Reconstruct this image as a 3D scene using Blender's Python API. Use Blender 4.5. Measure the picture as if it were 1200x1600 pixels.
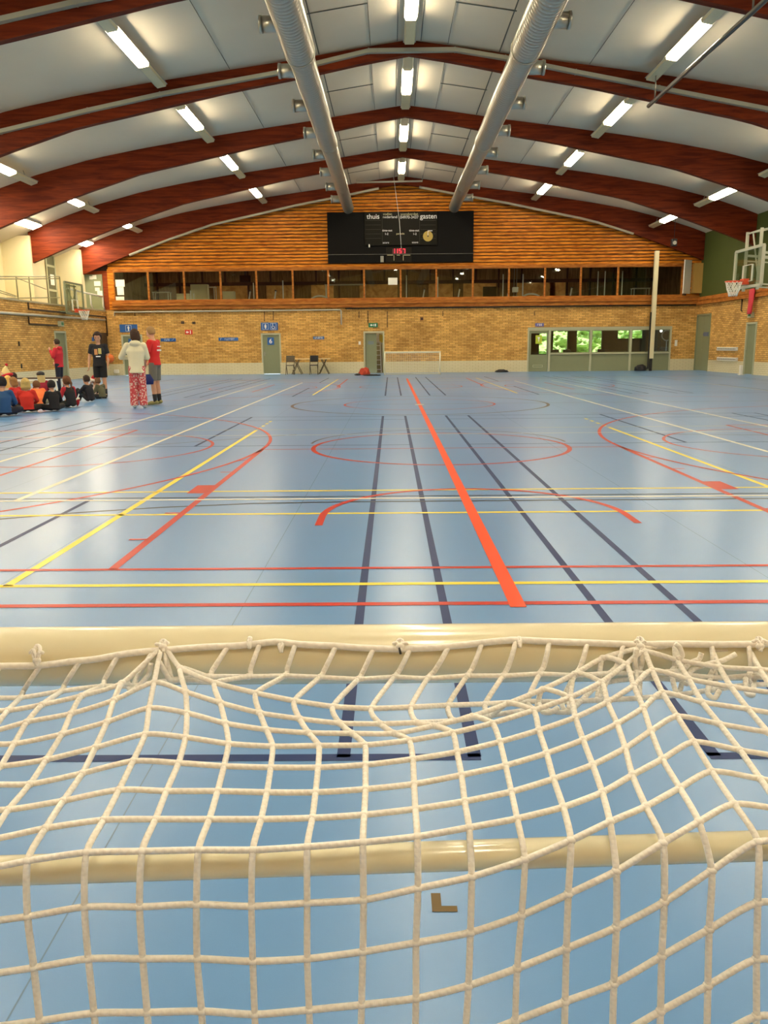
import bpy, bmesh, math, random
from mathutils import Vector, Matrix, Euler
import mathutils
random.seed(7)
PI=math.pi
SC=bpy.context.scene; COL=SC.collection
for o in list(bpy.data.objects): bpy.data.objects.remove(o)
# ------------------------------------------------------------ camera, exposure, world
F=1250.0; CX,CY=600.0,800.0; EYE=Vector((0,0,1.35)); SL=-0.0095; VX,VY=611.0,541.0
_yc=Vector((VX-CX,VY-CY,F)).normalized()
_hd=Vector((1,SL,0)).normalized()
_xc=(_hd-_yc*_hd.dot(_yc)).normalized()
_zc=_xc.cross(_yc)
if _zc.y>0: _zc=-_zc
RT=Vector((_xc.x,_yc.x,_zc.x)); DN=Vector((_xc.y,_yc.y,_zc.y)); FW=Vector((_xc.z,_yc.z,_zc.z))
cd=bpy.data.cameras.new('camera'); cam=bpy.data.objects.new('camera',cd); COL.objects.link(cam)
cd.sensor_fit='HORIZONTAL'; cd.sensor_width=36; cd.lens=36*F/1200; cd.clip_start=0.02; cd.clip_end=300
mw=Matrix.Identity(4)
for i in range(3):
    mw[i][0]=RT[i]; mw[i][1]=-DN[i]; mw[i][2]=-FW[i]; mw[i][3]=EYE[i]
cam.matrix_world=mw
SC.camera=cam
vs=SC.view_settings; vs.view_transform='Standard'; vs.look='None'; vs.gamma=1; vs.use_curve_mapping=False
vs.exposure=0.82
LAMP_E=40.0
LAMP_C=(1.0,0.85,0.60)
SKY_E=2.2
w=bpy.data.worlds.new('world'); SC.world=w; w.use_nodes=True
_bg=w.node_tree.nodes['Background']; _bg.inputs[0].default_value=(0.78,0.88,1.0,1); _bg.inputs[1].default_value=SKY_E
try: SC.cycles.use_denoising=True; SC.cycles.max_bounces=8; SC.cycles.diffuse_bounces=5; SC.cycles.sample_clamp_indirect=6
except Exception: pass
def ray(x,y): return (RT*((x-CX)/F)+DN*((y-CY)/F)+FW)
def at(x,y,Y): r=ray(x,y); return EYE+r*(Y/r.y)
def atx(x,y,X): r=ray(x,y); return EYE+r*(X/r.x)
def atz(x,y,Z=0.0): r=ray(x,y); return EYE+r*((Z-EYE.z)/r.z)
def atd(x,y,d): return EYE+ray(x,y)*d
# ------------------------------------------------------------ materials
def s2l(c): return tuple(((v/12.92) if v<=0.04045 else ((v+0.055)/1.055)**2.4) for v in c)
def rgb(r,g,b): return s2l((r/255,g/255,b/255))
_M={}
def mat(name,col,rough=0.6,metal=0.0,spec=0.5,var=0.0,vscale=6.0,bump=0.0,bscale=40.0,emit=None,es=0.0,coat=0.0,stretch=None):
    if name in _M: return _M[name]
    m=bpy.data.materials.new(name); m.use_nodes=True; nt=m.node_tree; b=nt.nodes['Principled BSDF']
    b.inputs['Base Color'].default_value=(*col,1); b.inputs['Roughness'].default_value=rough
    b.inputs['Metallic'].default_value=metal; b.inputs['Specular IOR Level'].default_value=spec
    if coat: b.inputs['Coat Weight'].default_value=coat; b.inputs['Coat Roughness'].default_value=0.09
    tc=nt.nodes.new('ShaderNodeTexCoord'); mp=nt.nodes.new('ShaderNodeMapping')
    nt.links.new(tc.outputs['Object'],mp.inputs[0])
    if stretch: mp.inputs['Scale'].default_value=stretch
    n=nt.nodes.new('ShaderNodeTexNoise'); n.inputs['Scale'].default_value=vscale; n.inputs['Detail'].default_value=4
    nt.links.new(mp.outputs[0],n.inputs['Vector'])
    v=max(var,0.03)
    mx=nt.nodes.new('ShaderNodeMix'); mx.data_type='RGBA'
    mx.inputs[6].default_value=(*[c*(1-v) for c in col],1); mx.inputs[7].default_value=(*[min(1,c*(1+v)) for c in col],1)
    nt.links.new(n.outputs['Fac'],mx.inputs[0]); nt.links.new(mx.outputs[2],b.inputs['Base Color'])
    if bump:
        n2=nt.nodes.new('ShaderNodeTexNoise'); n2.inputs['Scale'].default_value=bscale; n2.inputs['Detail'].default_value=3
        nt.links.new(mp.outputs[0],n2.inputs['Vector'])
        bp=nt.nodes.new('ShaderNodeBump'); bp.inputs['Strength'].default_value=bump; bp.inputs['Distance'].default_value=0.01
        nt.links.new(n2.outputs['Fac'],bp.inputs['Height']); nt.links.new(bp.outputs[0],b.inputs['Normal'])
    if emit: b.inputs['Emission Color'].default_value=(*emit,1); b.inputs['Emission Strength'].default_value=es
    _M[name]=m; return m
def wood(name,col,dark,scale=(1,1,1),rough=0.55,nscale=3.0,spec=0.15):
    if name in _M: return _M[name]
    m=mat(name,col,rough,var=0.2,spec=spec); nt=m.node_tree; b=nt.nodes['Principled BSDF']
    tc=nt.nodes.new('ShaderNodeTexCoord'); mp=nt.nodes.new('ShaderNodeMapping'); mp.inputs['Scale'].default_value=scale
    nt.links.new(tc.outputs['Object'],mp.inputs[0])
    n=nt.nodes.new('ShaderNodeTexNoise'); n.inputs['Scale'].default_value=nscale; n.inputs['Detail'].default_value=8; n.inputs['Distortion'].default_value=0.6
    nt.links.new(mp.outputs[0],n.inputs['Vector'])
    cr=nt.nodes.new('ShaderNodeValToRGB'); cr.color_ramp.elements[0].position=0.35; cr.color_ramp.elements[1].position=0.65
    cr.color_ramp.elements[0].color=(*dark,1); cr.color_ramp.elements[1].color=(*col,1)
    nt.links.new(n.outputs['Fac'],cr.inputs[0]); nt.links.new(cr.outputs[0],b.inputs['Base Color'])
    return m
def brick(name,horiz,c1,c2,mortar,white=False):
    m=mat(name,c1,0.85); nt=m.node_tree; b=nt.nodes['Principled BSDF']
    tc=nt.nodes.new('ShaderNodeTexCoord'); sp=nt.nodes.new('ShaderNodeSeparateXYZ'); cb=nt.nodes.new('ShaderNodeCombineXYZ')
    nt.links.new(tc.outputs['Object'],sp.inputs[0]); nt.links.new(sp.outputs[horiz],cb.inputs[0]); nt.links.new(sp.outputs[2],cb.inputs[1])
    br=nt.nodes.new('ShaderNodeTexBrick'); nt.links.new(cb.outputs[0],br.inputs['Vector'])
    br.inputs['Color1'].default_value=(*c1,1); br.inputs['Color2'].default_value=(*c2,1); br.inputs['Mortar'].default_value=(*mortar,1)
    br.inputs['Scale'].default_value=1.0; br.inputs['Brick Width'].default_value=0.30; br.inputs['Row Height'].default_value=0.083
    br.inputs['Mortar Size'].default_value=0.008; br.inputs['Mortar Smooth'].default_value=0.3; br.inputs['Bias'].default_value=-0.1
    n=nt.nodes.new('ShaderNodeTexNoise'); n.inputs['Scale'].default_value=0.9; n.inputs['Detail'].default_value=6
    nt.links.new(tc.outputs['Object'],n.inputs['Vector'])
    hs=nt.nodes.new('ShaderNodeMix'); hs.data_type='RGBA'; hs.blend_type='MULTIPLY'; hs.inputs[0].default_value=1.0
    cr=nt.nodes.new('ShaderNodeValToRGB'); cr.color_ramp.elements[0].position=0.3; cr.color_ramp.elements[1].position=0.6
    lo=0.93 if white else 0.72
    cr.color_ramp.elements[0].color=(lo,lo*0.97,lo*0.92,1); cr.color_ramp.elements[1].color=(1,1,1,1)
    nt.links.new(n.outputs['Fac'],cr.inputs[0]); nt.links.new(br.outputs['Color'],hs.inputs[6]); nt.links.new(cr.outputs[0],hs.inputs[7])
    nt.links.new(hs.outputs[2],b.inputs['Base Color'])
    bp=nt.nodes.new('ShaderNodeBump'); bp.inputs['Strength'].default_value=0.5; bp.inputs['Distance'].default_value=0.01; bp.invert=True
    nt.links.new(br.outputs['Fac'],bp.inputs['Height']); nt.links.new(bp.outputs[0],b.inputs['Normal'])
    return m
def glassmat():
    m=bpy.data.materials.new('window_glass'); m.use_nodes=True; nt=m.node_tree
    for n in list(nt.nodes):
        if n.type!='OUTPUT_MATERIAL': nt.nodes.remove(n)
    out=[n for n in nt.nodes if n.type=='OUTPUT_MATERIAL'][0]
    t=nt.nodes.new('ShaderNodeBsdfTransparent'); g=nt.nodes.new('ShaderNodeBsdfGlossy'); g.inputs['Roughness'].default_value=0.02
    g.inputs['Color'].default_value=(0.9,0.95,0.92,1); t.inputs[0].default_value=(0.86,0.9,0.86,1)
    lw=nt.nodes.new('ShaderNodeLayerWeight'); lw.inputs[0].default_value=0.5
    pw=nt.nodes.new('ShaderNodeMath'); pw.operation='POWER'; pw.inputs[1].default_value=5; nt.links.new(lw.outputs['Facing'],pw.inputs[0])
    f=nt.nodes.new('ShaderNodeMath'); f.operation='MULTIPLY_ADD'; f.inputs[1].default_value=.8; f.inputs[2].default_value=.045; nt.links.new(pw.outputs[0],f.inputs[0])
    mx=nt.nodes.new('ShaderNodeMixShader'); nt.links.new(f.outputs[0],mx.inputs[0]); nt.links.new(t.outputs[0],mx.inputs[1]); nt.links.new(g.outputs[0],mx.inputs[2])
    nt.links.new(mx.outputs[0],out.inputs[0]); return m
GLASS=glassmat()
def ropemat(name,col):
    m=mat(name,col,0.7,var=0.1,vscale=60); nt=m.node_tree; b=nt.nodes['Principled BSDF']
    uv=nt.nodes.new('ShaderNodeUVMap'); sp=nt.nodes.new('ShaderNodeSeparateXYZ'); nt.links.new(uv.outputs[0],sp.inputs[0])
    hs=[]
    for sg in (1,-1):
        a=nt.nodes.new('ShaderNodeMath'); a.operation='MULTIPLY_ADD'; a.inputs[1].default_value=2*sg
        nt.links.new(sp.outputs[1],a.inputs[0]); nt.links.new(sp.outputs[0],a.inputs[2])
        c=nt.nodes.new('ShaderNodeMath'); c.operation='MULTIPLY'; c.inputs[1].default_value=2*PI; nt.links.new(a.outputs[0],c.inputs[0])
        s=nt.nodes.new('ShaderNodeMath'); s.operation='SINE'; nt.links.new(c.outputs[0],s.inputs[0]); hs.append(s)
    mxm=nt.nodes.new('ShaderNodeMath'); mxm.operation='MAXIMUM'; nt.links.new(hs[0].outputs[0],mxm.inputs[0]); nt.links.new(hs[1].outputs[0],mxm.inputs[1])
    bp=nt.nodes.new('ShaderNodeBump'); bp.inputs['Strength'].default_value=0.4; bp.inputs['Distance'].default_value=0.0005
    nt.links.new(mxm.outputs[0],bp.inputs['Height']); nt.links.new(bp.outputs[0],b.inputs['Normal'])
    return m
# ------------------------------------------------------------ mesh helpers
def bx(bm,x0,x1,y0,y1,z0,z1):
    vs_=[bm.verts.new(p) for p in ((x0,y0,z0),(x1,y0,z0),(x1,y1,z0),(x0,y1,z0),(x0,y0,z1),(x1,y0,z1),(x1,y1,z1),(x0,y1,z1))]
    for f in ((0,3,2,1),(4,5,6,7),(0,1,5,4),(1,2,6,5),(2,3,7,6),(3,0,4,7)): bm.faces.new([vs_[i] for i in f])
def obj(name,bm,m=None,parent=None,smooth=False,bevel=0.0,fix=True):
    me=bpy.data.meshes.new(name)
    if fix: bmesh.ops.recalc_face_normals(bm,faces=bm.faces[:])
    bm.to_mesh(me); bm.free()
    if smooth: me.polygons.foreach_set('use_smooth',[True]*len(me.polygons))
    o=bpy.data.objects.new(name,me); COL.objects.link(o)
    if m: me.materials.append(m)
    if parent: o.parent=parent
    if bevel:
        b=o.modifiers.new('b','BEVEL'); b.width=bevel; b.segments=2; b.limit_method='ANGLE'
    return o
def box(name,x0,x1,y0,y1,z0,z1,m,parent=None,bevel=0.0):
    bm=bmesh.new(); bx(bm,x0,x1,y0,y1,z0,z1); return obj(name,bm,m,parent,bevel=bevel)
def frame_for(d):
    d=d.normalized(); up=Vector((0,0,1)) if abs(d.z)<0.95 else Vector((0,1,0))
    a=d.cross(up).normalized(); return a,a.cross(d).normalized()
def tube(bm,pts,r,seg=8,caps=True,closed=False,rs=None,uv=None,ul=0.006):
    pts=[Vector(p) for p in pts]; n=len(pts); rings=[]; L=0; Ls=[]
    a=None
    for i,p in enumerate(pts):
        if closed: d=pts[(i+1)%n]-pts[i-1]
        else: d=(pts[min(i+1,n-1)]-pts[max(i-1,0)])
        if d.length<1e-9: d=Vector((0,0,1))
        d.normalize()
        if a is None: a,b=frame_for(d)
        else:
            a=(a-d*a.dot(d))
            if a.length<1e-6: a,_=frame_for(d)
            a.normalize()
        b=d.cross(a)
        rr=rs[i] if rs else r
        if i: L+=(p-pts[i-1]).length
        Ls.append(L)
        rings.append([bm.verts.new(p+(a*math.cos(2*PI*k/seg)+b*math.sin(2*PI*k/seg))*rr) for k in range(seg)])
    m=n if closed else n-1
    for i in range(m):
        A=rings[i]; B=rings[(i+1)%n]
        for k in range(seg):
            f=bm.faces.new((A[k],A[(k+1)%seg],B[(k+1)%seg],B[k])); f.smooth=True
            if uv is not None:
                u0=Ls[i]/ul; u1=Ls[i+1]/ul if i+1<n else u0+1
                for lp,(uu,vv) in zip(f.loops,((u0,k/seg),(u0,(k+1)/seg),(u1,(k+1)/seg),(u1,k/seg))): lp[uv].uv=(uu,vv)
    if caps and not closed:
        bm.faces.new(rings[0][::-1]); bm.faces.new(rings[-1])
def cyl(bm,p0,p1,r,seg=16): tube(bm,[p0,p1],r,seg)
def obar(bm,p0,p1,w,h,up=Vector((0,0,1))):
    p0=Vector(p0);p1=Vector(p1); d=(p1-p0).normalized(); a=d.cross(up)
    if a.length<1e-4: a=Vector((1,0,0))
    a.normalize(); b=a.cross(d)
    R=[]
    for p in (p0,p1): R.append([bm.verts.new(p+a*sx*w/2+b*sy*h/2) for sx,sy in ((-1,-1),(1,-1),(1,1),(-1,1))])
    for k in range(4): bm.faces.new((R[0][k],R[0][(k+1)%4],R[1][(k+1)%4],R[1][k]))
    bm.faces.new(R[0][::-1]); bm.faces.new(R[1])
def sphere(bm,c,r,seg=12,sc=(1,1,1),rot=None):
    mx=Matrix.Translation(c)@((rot.to_4x4()) if rot else Matrix.Identity(4))@Matrix.Diagonal((r*sc[0],r*sc[1],r*sc[2],1))
    nv=max(6,seg//2+2); top=bm.verts.new(mx@Vector((0,0,1))); bot=bm.verts.new(mx@Vector((0,0,-1))); R=[]
    for j in range(1,nv):
        th=PI*j/nv; R.append([bm.verts.new(mx@Vector((math.sin(th)*math.cos(2*PI*i/seg),math.sin(th)*math.sin(2*PI*i/seg),math.cos(th)))) for i in range(seg)])
    for i in range(seg):
        k=(i+1)%seg; bm.faces.new((top,R[0][i],R[0][k])); bm.faces.new((bot,R[-1][k],R[-1][i]))
        for a,b in zip(R,R[1:]): bm.faces.new((a[i],b[i],b[k],a[k]))
def prism(bm,poly,y0,y1):
    # poly: list of (x,z); extruded along y
    A=[bm.verts.new((x,y0,z)) for x,z in poly]; B=[bm.verts.new((x,y1,z)) for x,z in poly]; n=len(poly)
    for i in range(n): bm.faces.new((A[i],A[(i+1)%n],B[(i+1)%n],B[i]))
    bm.faces.new(A[::-1]); bm.faces.new(B)
def tag(o,label=None,cat=None,group=None,kind=None):
    if label: o['label']=label
    if cat: o['category']=cat
    if group: o['group']=group
    if kind: o['kind']=kind
    return o
def thing(name,label,cat,loc=(0,0,0),rotz=0,group=None):
    o=bpy.data.objects.new(name,None); COL.objects.link(o); o.empty_display_size=0.1
    o.location=loc; o.rotation_euler=(0,0,rotz); return tag(o,label,cat,group)
def struct(o): o['kind']='structure'; return o
def dup(root,loc,rotz=None,label=None,group=None):
    r=root.copy(); COL.objects.link(r); r.location=loc
    if rotz is not None: r.rotation_euler=(0,0,rotz)
    if label: r['label']=label
    if group: r['group']=group
    for ch in list(root.children):
        c=ch.copy(); COL.objects.link(c); c.parent=r
        for g in ch.children:
            d=g.copy(); COL.objects.link(d); d.parent=c
    return r
TS=bpy.data.scenes.new('work')
def ev_mesh(o,name):
    COL.objects.unlink(o); TS.collection.objects.link(o)
    vl=TS.view_layers[0]; vl.update(); e=o.evaluated_get(vl.depsgraph)
    me=bpy.data.meshes.new_from_object(e); me.name=name; TS.collection.objects.unlink(o); COL.objects.link(o); return me
def text(name,s,size,loc,m,parent=None,align='CENTER',rot=(PI/2,0,0),ext=0.004,sx=1.0,bold=0.0):
    c=bpy.data.curves.new(name,'FONT'); c.body=s; c.size=size; c.align_x=align; c.align_y='CENTER'; c.extrude=ext; c.offset=bold
    o=bpy.data.objects.new(name,c); COL.objects.link(o)
    me=ev_mesh(o,name); bpy.data.objects.remove(o); bpy.data.curves.remove(c)
    o=bpy.data.objects.new(name,me); COL.objects.link(o); me.materials.clear(); me.materials.append(m)
    o.location=loc; o.rotation_euler=rot; o.scale=(sx,1,1)
    if parent: o.parent=parent
    return o
def wall_holes(bm,axis,c0,c1,u0,u1,v0,v1,holes):
    us=sorted({u0,u1,*[h[0] for h in holes],*[h[1] for h in holes]}); vv=sorted({v0,v1,*[h[2] for h in holes],*[h[3] for h in holes]})
    us=[u for u in us if u0<=u<=u1]; vv=[v for v in vv if v0<=v<=v1]
    for i in range(len(us)-1):
        for j in range(len(vv)-1):
            mu=(us[i]+us[i+1])/2; mv=(vv[j]+vv[j+1])/2
            if any(h[0]<mu<h[1] and h[2]<mv<h[3] for h in holes): continue
            if axis=='y': bx(bm,us[i],us[i+1],c0,c1,vv[j],vv[j+1])
            else: bx(bm,c0,c1,us[i],us[i+1],vv[j],vv[j+1])
# ------------------------------------------------------------ material palette
M_CEIL=mat('ceiling_panel_paint',(0.60,0.53,0.40),0.9,var=0.06,vscale=0.8)
M_BEAM=wood('glulam_timber',(0.18,0.027,0.005),(0.085,0.010,0.002),scale=(0.5,6,5),rough=0.6,nscale=2)
M_SLAT=wood('gable_board_timber',(0.78,0.29,0.028),(0.36,0.095,0.008),scale=(0.6,1,6),rough=0.5,nscale=3)
M_SILLW=wood('window_frame_timber',(0.50,0.19,0.035),(0.28,0.085,0.015),scale=(0.8,1,5),rough=0.5)
M_BACK=mat('dark_gap',(0.035,0.012,0.005),0.9)
BR1,BR2,BRM=(0.84,0.50,0.14),(0.54,0.28,0.062),(0.17,0.095,0.03)
M_BRX=brick('yellow_brick_far',0,BR1,BR2,BRM); M_BRY=brick('yellow_brick_side',1,BR1,BR2,BRM)
WB=(0.72,0.66,0.44); M_WBX=brick('painted_brick_far',0,WB,WB,(0.50,0.44,0.27),True); M_WBY=brick('painted_brick_side',1,WB,WB,(0.50,0.44,0.27),True)
M_GREENW=mat('olive_green_plaster',(0.050,0.065,0.006),0.85,var=0.08,vscale=1.2)
M_CREAM=mat('cream_plaster',(0.74,0.66,0.42),0.85,var=0.05,vscale=1)
M_DOOR=mat('sage_green_door_paint',(0.235,0.26,0.15),0.5,var=0.04)
M_DFR=mat('pale_green_frame_paint',(0.46,0.47,0.32),0.5,var=0.03)
M_GREY=mat('grey_metal',(0.33,0.32,0.27),0.5,metal=0.3)
M_GALV=mat('galvanised_duct',(0.44,0.43,0.36),0.32,metal=0.75,var=0.08,vscale=3)
M_DARK=mat('dark_plastic',(0.012,0.012,0.014),0.55)
M_BLACK=mat('black_board',(0.005,0.0045,0.004),0.6,spec=0.12)
M_WHITE=mat('white_enamel',(0.78,0.76,0.68),0.4)
M_PAPER=mat('white_paper',(0.85,0.83,0.74),0.8)
M_BLUE=mat('blue_sign',(0.02,0.11,0.36),0.45)
M_RED=mat('red_sign',(0.60,0.035,0.02),0.45)
M_ORNG=mat('orange_rim_paint',(0.75,0.09,0.03),0.4)
M_BROWN=mat('brown_panel',(0.06,0.03,0.012),0.6)
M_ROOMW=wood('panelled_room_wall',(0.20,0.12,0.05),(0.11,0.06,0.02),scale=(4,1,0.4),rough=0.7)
# ------------------------------------------------------------ hall dimensions
YW=42.0; XL=-14.6; XR=15.6; XG=-16.7; YN=-6.6; RX=0.55
BOT=[(0,9.14),(1.2,8.95),(3,8.60),(5,8.26),(7.5,7.74),(9.3,7.38),(11.5,6.70),(13,6.17),(14.5,5.62),(16.0,5.02),(17.6,4.4)]
TOP=[(0,9.50),(1.2,9.34),(3.5,9.00),(5.5,8.74),(7.5,8.47),(9.3,8.19),(11,7.88),(13,7.38),(14.5,6.90),(16.0,6.33),(17.6,5.7)]
def prof(T,u):
    u=abs(u)
    for (a,za),(b,zb) in zip(T,T[1:]):
        if u<=b: return za+(zb-za)*(u-a)/(b-a)
    return T[-1][1]
def us(x0,x1,st=0.5):
    n=int((x1-x0)/st); xs=sorted({round(x0+(x1-x0)*i/n,4) for i in range(n+1)}|{RX}); return xs
# floor
M_FLOOR=mat('blue_sports_floor',(0.120,0.28,0.56),0.28,var=0.035,vscale=0.7,spec=0.62,bump=0.02,bscale=300)
fl=struct(box('floor',XG-0.3,XR+0.3,YN-0.3,YW,-0.2,0,M_FLOOR))
def line_part(name,m,z,segs):
    bm=bmesh.new()
    for s in segs:
        pts,wd=s
        pts=[Vector((p[0],p[1],z)) for p in pts]
        L=[];R=[]
        for i,p in enumerate(pts):
            d=(pts[min(i+1,len(pts)-1)]-pts[max(i-1,0)]).normalized(); nrm=Vector((-d.y,d.x,0))
            L.append(bm.verts.new(p+nrm*wd/2)); R.append(bm.verts.new(p-nrm*wd/2))
        for i in range(len(pts)-1): bm.faces.new((L[i],R[i],R[i+1],L[i+1]))
    for f in bm.faces:
        f.normal_update()
        if f.normal.z<0: f.normal_flip()
    return obj(name,bm,m,fl,fix=False)
def H(y,x0,x1,wd=0.05): return ([(x0,y),(x1,y)],wd)
def V(x,y0,y1,wd=0.05): return ([(x,y0),(x,y1)],wd)
def arc(cx,cy,r,a0,a1,wd=0.05,n=48): return ([(cx+r*math.cos(math.radians(a0+(a1-a0)*i/n)),cy+r*math.sin(math.radians(a0+(a1-a0)*i/n))) for i in range(n+1)],wd)
CYM=19.2; mir=lambda y:2*CYM-y; CXM=0.66; mx_=lambda x:2*CXM-x
mL=lambda n,c,r=0.34: mat(n,c,r,spec=0.22,var=0.03)
# navy badminton
nv=[]
for y0 in (2.46,22.45):
    y1=y0+13.4; net=(y0+y1)/2
    for x0 in (-12.67,-5.81,1.05,7.91):
        x1=x0+6.1
        nv+=[V(x0+.02,y0,y1,.045),V(x1-.02,y0,y1,.045),V(x0+.46,y0,y1,.045),V(x1-.46,y0,y1,.045)]
        nv+=[H(y0,x0,x1,.045),H(y1,x0,x1,.04),H(y1-.76,x0,x1,.035),H(y0+.76,x0,x1,.035)]
        nv+=[V((x0+x1)/2,y0,net-1.98,.045),V((x0+x1)/2,net+1.98,y1,.045),H(net+1.98,x0,x1,.035)]
        if y0>10: nv+=[H(net-1.98,x0,x1,.035)]
line_part('navy_lines',mL('navy_line_paint',(0.007,0.03,0.135),.45),0.0010,nv)
line_part('black_lines',mL('black_line_paint',(0.012,0.014,0.02)),0.0014,
  [H(7.23,-12,13,.035),([(-6.5,4.2),(-5.2,5.2),(-4.2,5.85),(-3.19,6.34),(-2.65,6.58),(-2.0,6.78),(-1.2,6.93),(-0.4,6.97),(12,7.0)],.04)])
line_part('brown_lines',mL('brown_line_paint',(0.10,0.055,0.045)),0.0012,
  [arc(CXM,19.1,3.0,0,360,.07,72),H(19.15,-14,15,.04),arc(CXM,11.35,1.8,0,180,.035),
   ([(-14,8.9),(-8.5,9.6),(-5.2,10.4),(-3.5,11.3),(-1.5,12.6)],.03),([(15,13.8),(8,15.0),(6,15.5),(4,16.2)],.03),([(14,10.5),(9,11.5),(6,11.9),(3.6,12.3)],.03)])
wl=[H(7.12,-12,13,.05),H(12.5,-9,10,.04),H(mir(12.5),-9,10,.05)]
for x in (-3.43,4.75,-4.83,6.17): wl.append(V(x,7.12,31.3,.06))
wl+=[V(-7.5,25.5,31.2,.05),V(8.8,25.5,31.2,.05),H(18.95,.56,.76,.28)]
line_part('white_lines',mL('white_line_paint',(0.72,0.70,0.58)),0.0024,wl)
yl=[H(y,-12,13,.05) for y in (4.46,6.47,7.54)]+[H(mir(4.46),-12,13,.05),H(mir(6.47),-12,13,.05)]
for x in (-2.25,3.60): yl+=[V(x,4.46,13.3,.055),V(mir(0)*0+x,mir(15.3),mir(4.0),.05)]+[V(x,13.5+.42*k,13.7+.42*k,.05) for k in range(4)]
line_part('yellow_lines',mL('yellow_line_paint',(0.88,0.70,0.05)),0.0018,yl)
line_part('cream_lines',mL('cream_line_paint',(0.60,0.55,0.33)),0.0016,[H(13.37,-12,13,.035),H(mir(13.37),-12,13,.035),V(-9.5,7,31,.05),V(10.8,7,31,.05)])
rd=[H(4.09,-12,13,.055),H(4.80,-12,13,.045),H(mir(4.8),-12,13,.05),H(mir(4.09),-12,13,.05)]
for f in (lambda p:p,lambda p:(mx_(p[0]),p[1])):
    g=lambda s:([f(p) for p in s[0]],s[1])
    rd+=[g(V(-1.75,4.8,10.72,.06)),g(V(-1.86,7.45,7.9,.18)),g(H(6.53,-1.9,-1.76,.04)),g(H(8.75,-1.9,-1.76,.04)),g(H(9.66,-1.9,-1.76,.04)),g(H(5.6,-1.9,-1.76,.04))]
    rd+=[g(arc(-8.5,11.0,6.75,-80,80,.05,80)),g(arc(-4.33,11.05,1.8,-90,270,.045,60)),g(V(-4.3,8.6,13.5,.05)),g(H(8.6,-12,-4.3,.05)),g(H(13.5,-12,-4.3,.05))]
    rd+=[g(arc(-8.5,mir(11),6.75,-80,80,.05,60)),g(V(-4.3,mir(13.5),mir(8.6),.05)),g(V(-1.85,mir(10.7),mir(4.0),.06)),g(arc(-4.33,mir(11.05),1.8,-90,270,.045,60))]
rd+=[H(10.72,-1.75,3.1,.045)]
rd+=[arc(CXM,10.9,1.73,0,360,.06,60),arc(CXM,19.1,1.77,0,360,.05,60),arc(CXM,mir(10.9),1.73,0,360,.05,60)]
rd+=[([(-.57,6.02),(-.57,6.35)]+[(CXM+1.23*math.cos(PI-PI*i/30),6.35+1.23*math.sin(PI-PI*i/30)) for i in range(1,30)]+[(1.89,6.35),(1.89,6.02)],.06)]
line_part('red_lines',mL('red_line_paint',(0.50,0.028,0.012)),0.0020,rd)
line_part('orange_centre_line',mL('orange_line_paint',(0.85,0.075,0.012)),0.0028,[V(CXM,4.02,18.8,.085),V(CXM,19.1,34.4,.085)])
line_part('tape_corner',mL('brown_tape',(0.13,0.085,0.025)),0.0015,[V(.102,1.731,1.778,.024),H(1.7205,.09,.152,.021)])
sm=[V(-.80+1.5*k,YN,YW-.1,.004) for k in range(-9,11) if k in (0,)or k not in (1,)]
line_part('floor_seams',mat('floor_seam',(0.11,0.20,0.32),0.5),0.0005,sm)
# ceiling
bm=bmesh.new(); xs=us(XG-0.3,XR+0.25)
poly=[(x,prof(TOP,x-RX)) for x in xs]+[(x,prof(TOP,x-RX)+0.25) for x in xs[::-1]]
A=[[bm.verts.new((x,y,prof(TOP,x-RX)+dz)) for x in xs] for y,dz in ((YN-.2,0),(YW+.3,0),(YW+.3,.25),(YN-.2,.25))]
for a,b in ((0,1),(1,2),(2,3),(3,0)):
    for i in range(len(xs)-1): bm.faces.new((A[a][i],A[a][i+1],A[b][i+1],A[b][i]))
ceil=struct(obj('ceiling',bm,M_CEIL))
bm=bmesh.new()
def cstrip(x0,y0,x1,y1,wd=0.03):
    n=max(1,int(abs(x1-x0)/0.5)); pts=[]
    for i in range(n+1):
        x=x0+(x1-x0)*i/n; pts.append((x,y0+(y1-y0)*i/n,prof(TOP,x-RX)-0.012))
    for a,b in zip(pts,pts[1:]): obar(bm,a,b,wd,0.012)
for k in range(3,8):
    y=6*k-6
    for s in (-1,1):
        cstrip(RX+s*1.05,y+.3,RX+s*1.05,y+5.8,.012); cstrip(RX+s*2.45,y+.3,RX+s*2.45,y+5.8,.03)
        cstrip(RX+s*1.05,y+3.1,RX+s*2.5,y+3.1,.04)
        cstrip(RX+s*4.9,y+.3,RX+s*4.9,y+5.8,.012); cstrip(RX+s*.32,y+.3,RX+s*.32,y+5.8,.02)
obj('panel_joints',bm,mat('ceiling_joint',(0.10,0.10,0.085),0.8),ceil)
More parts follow.
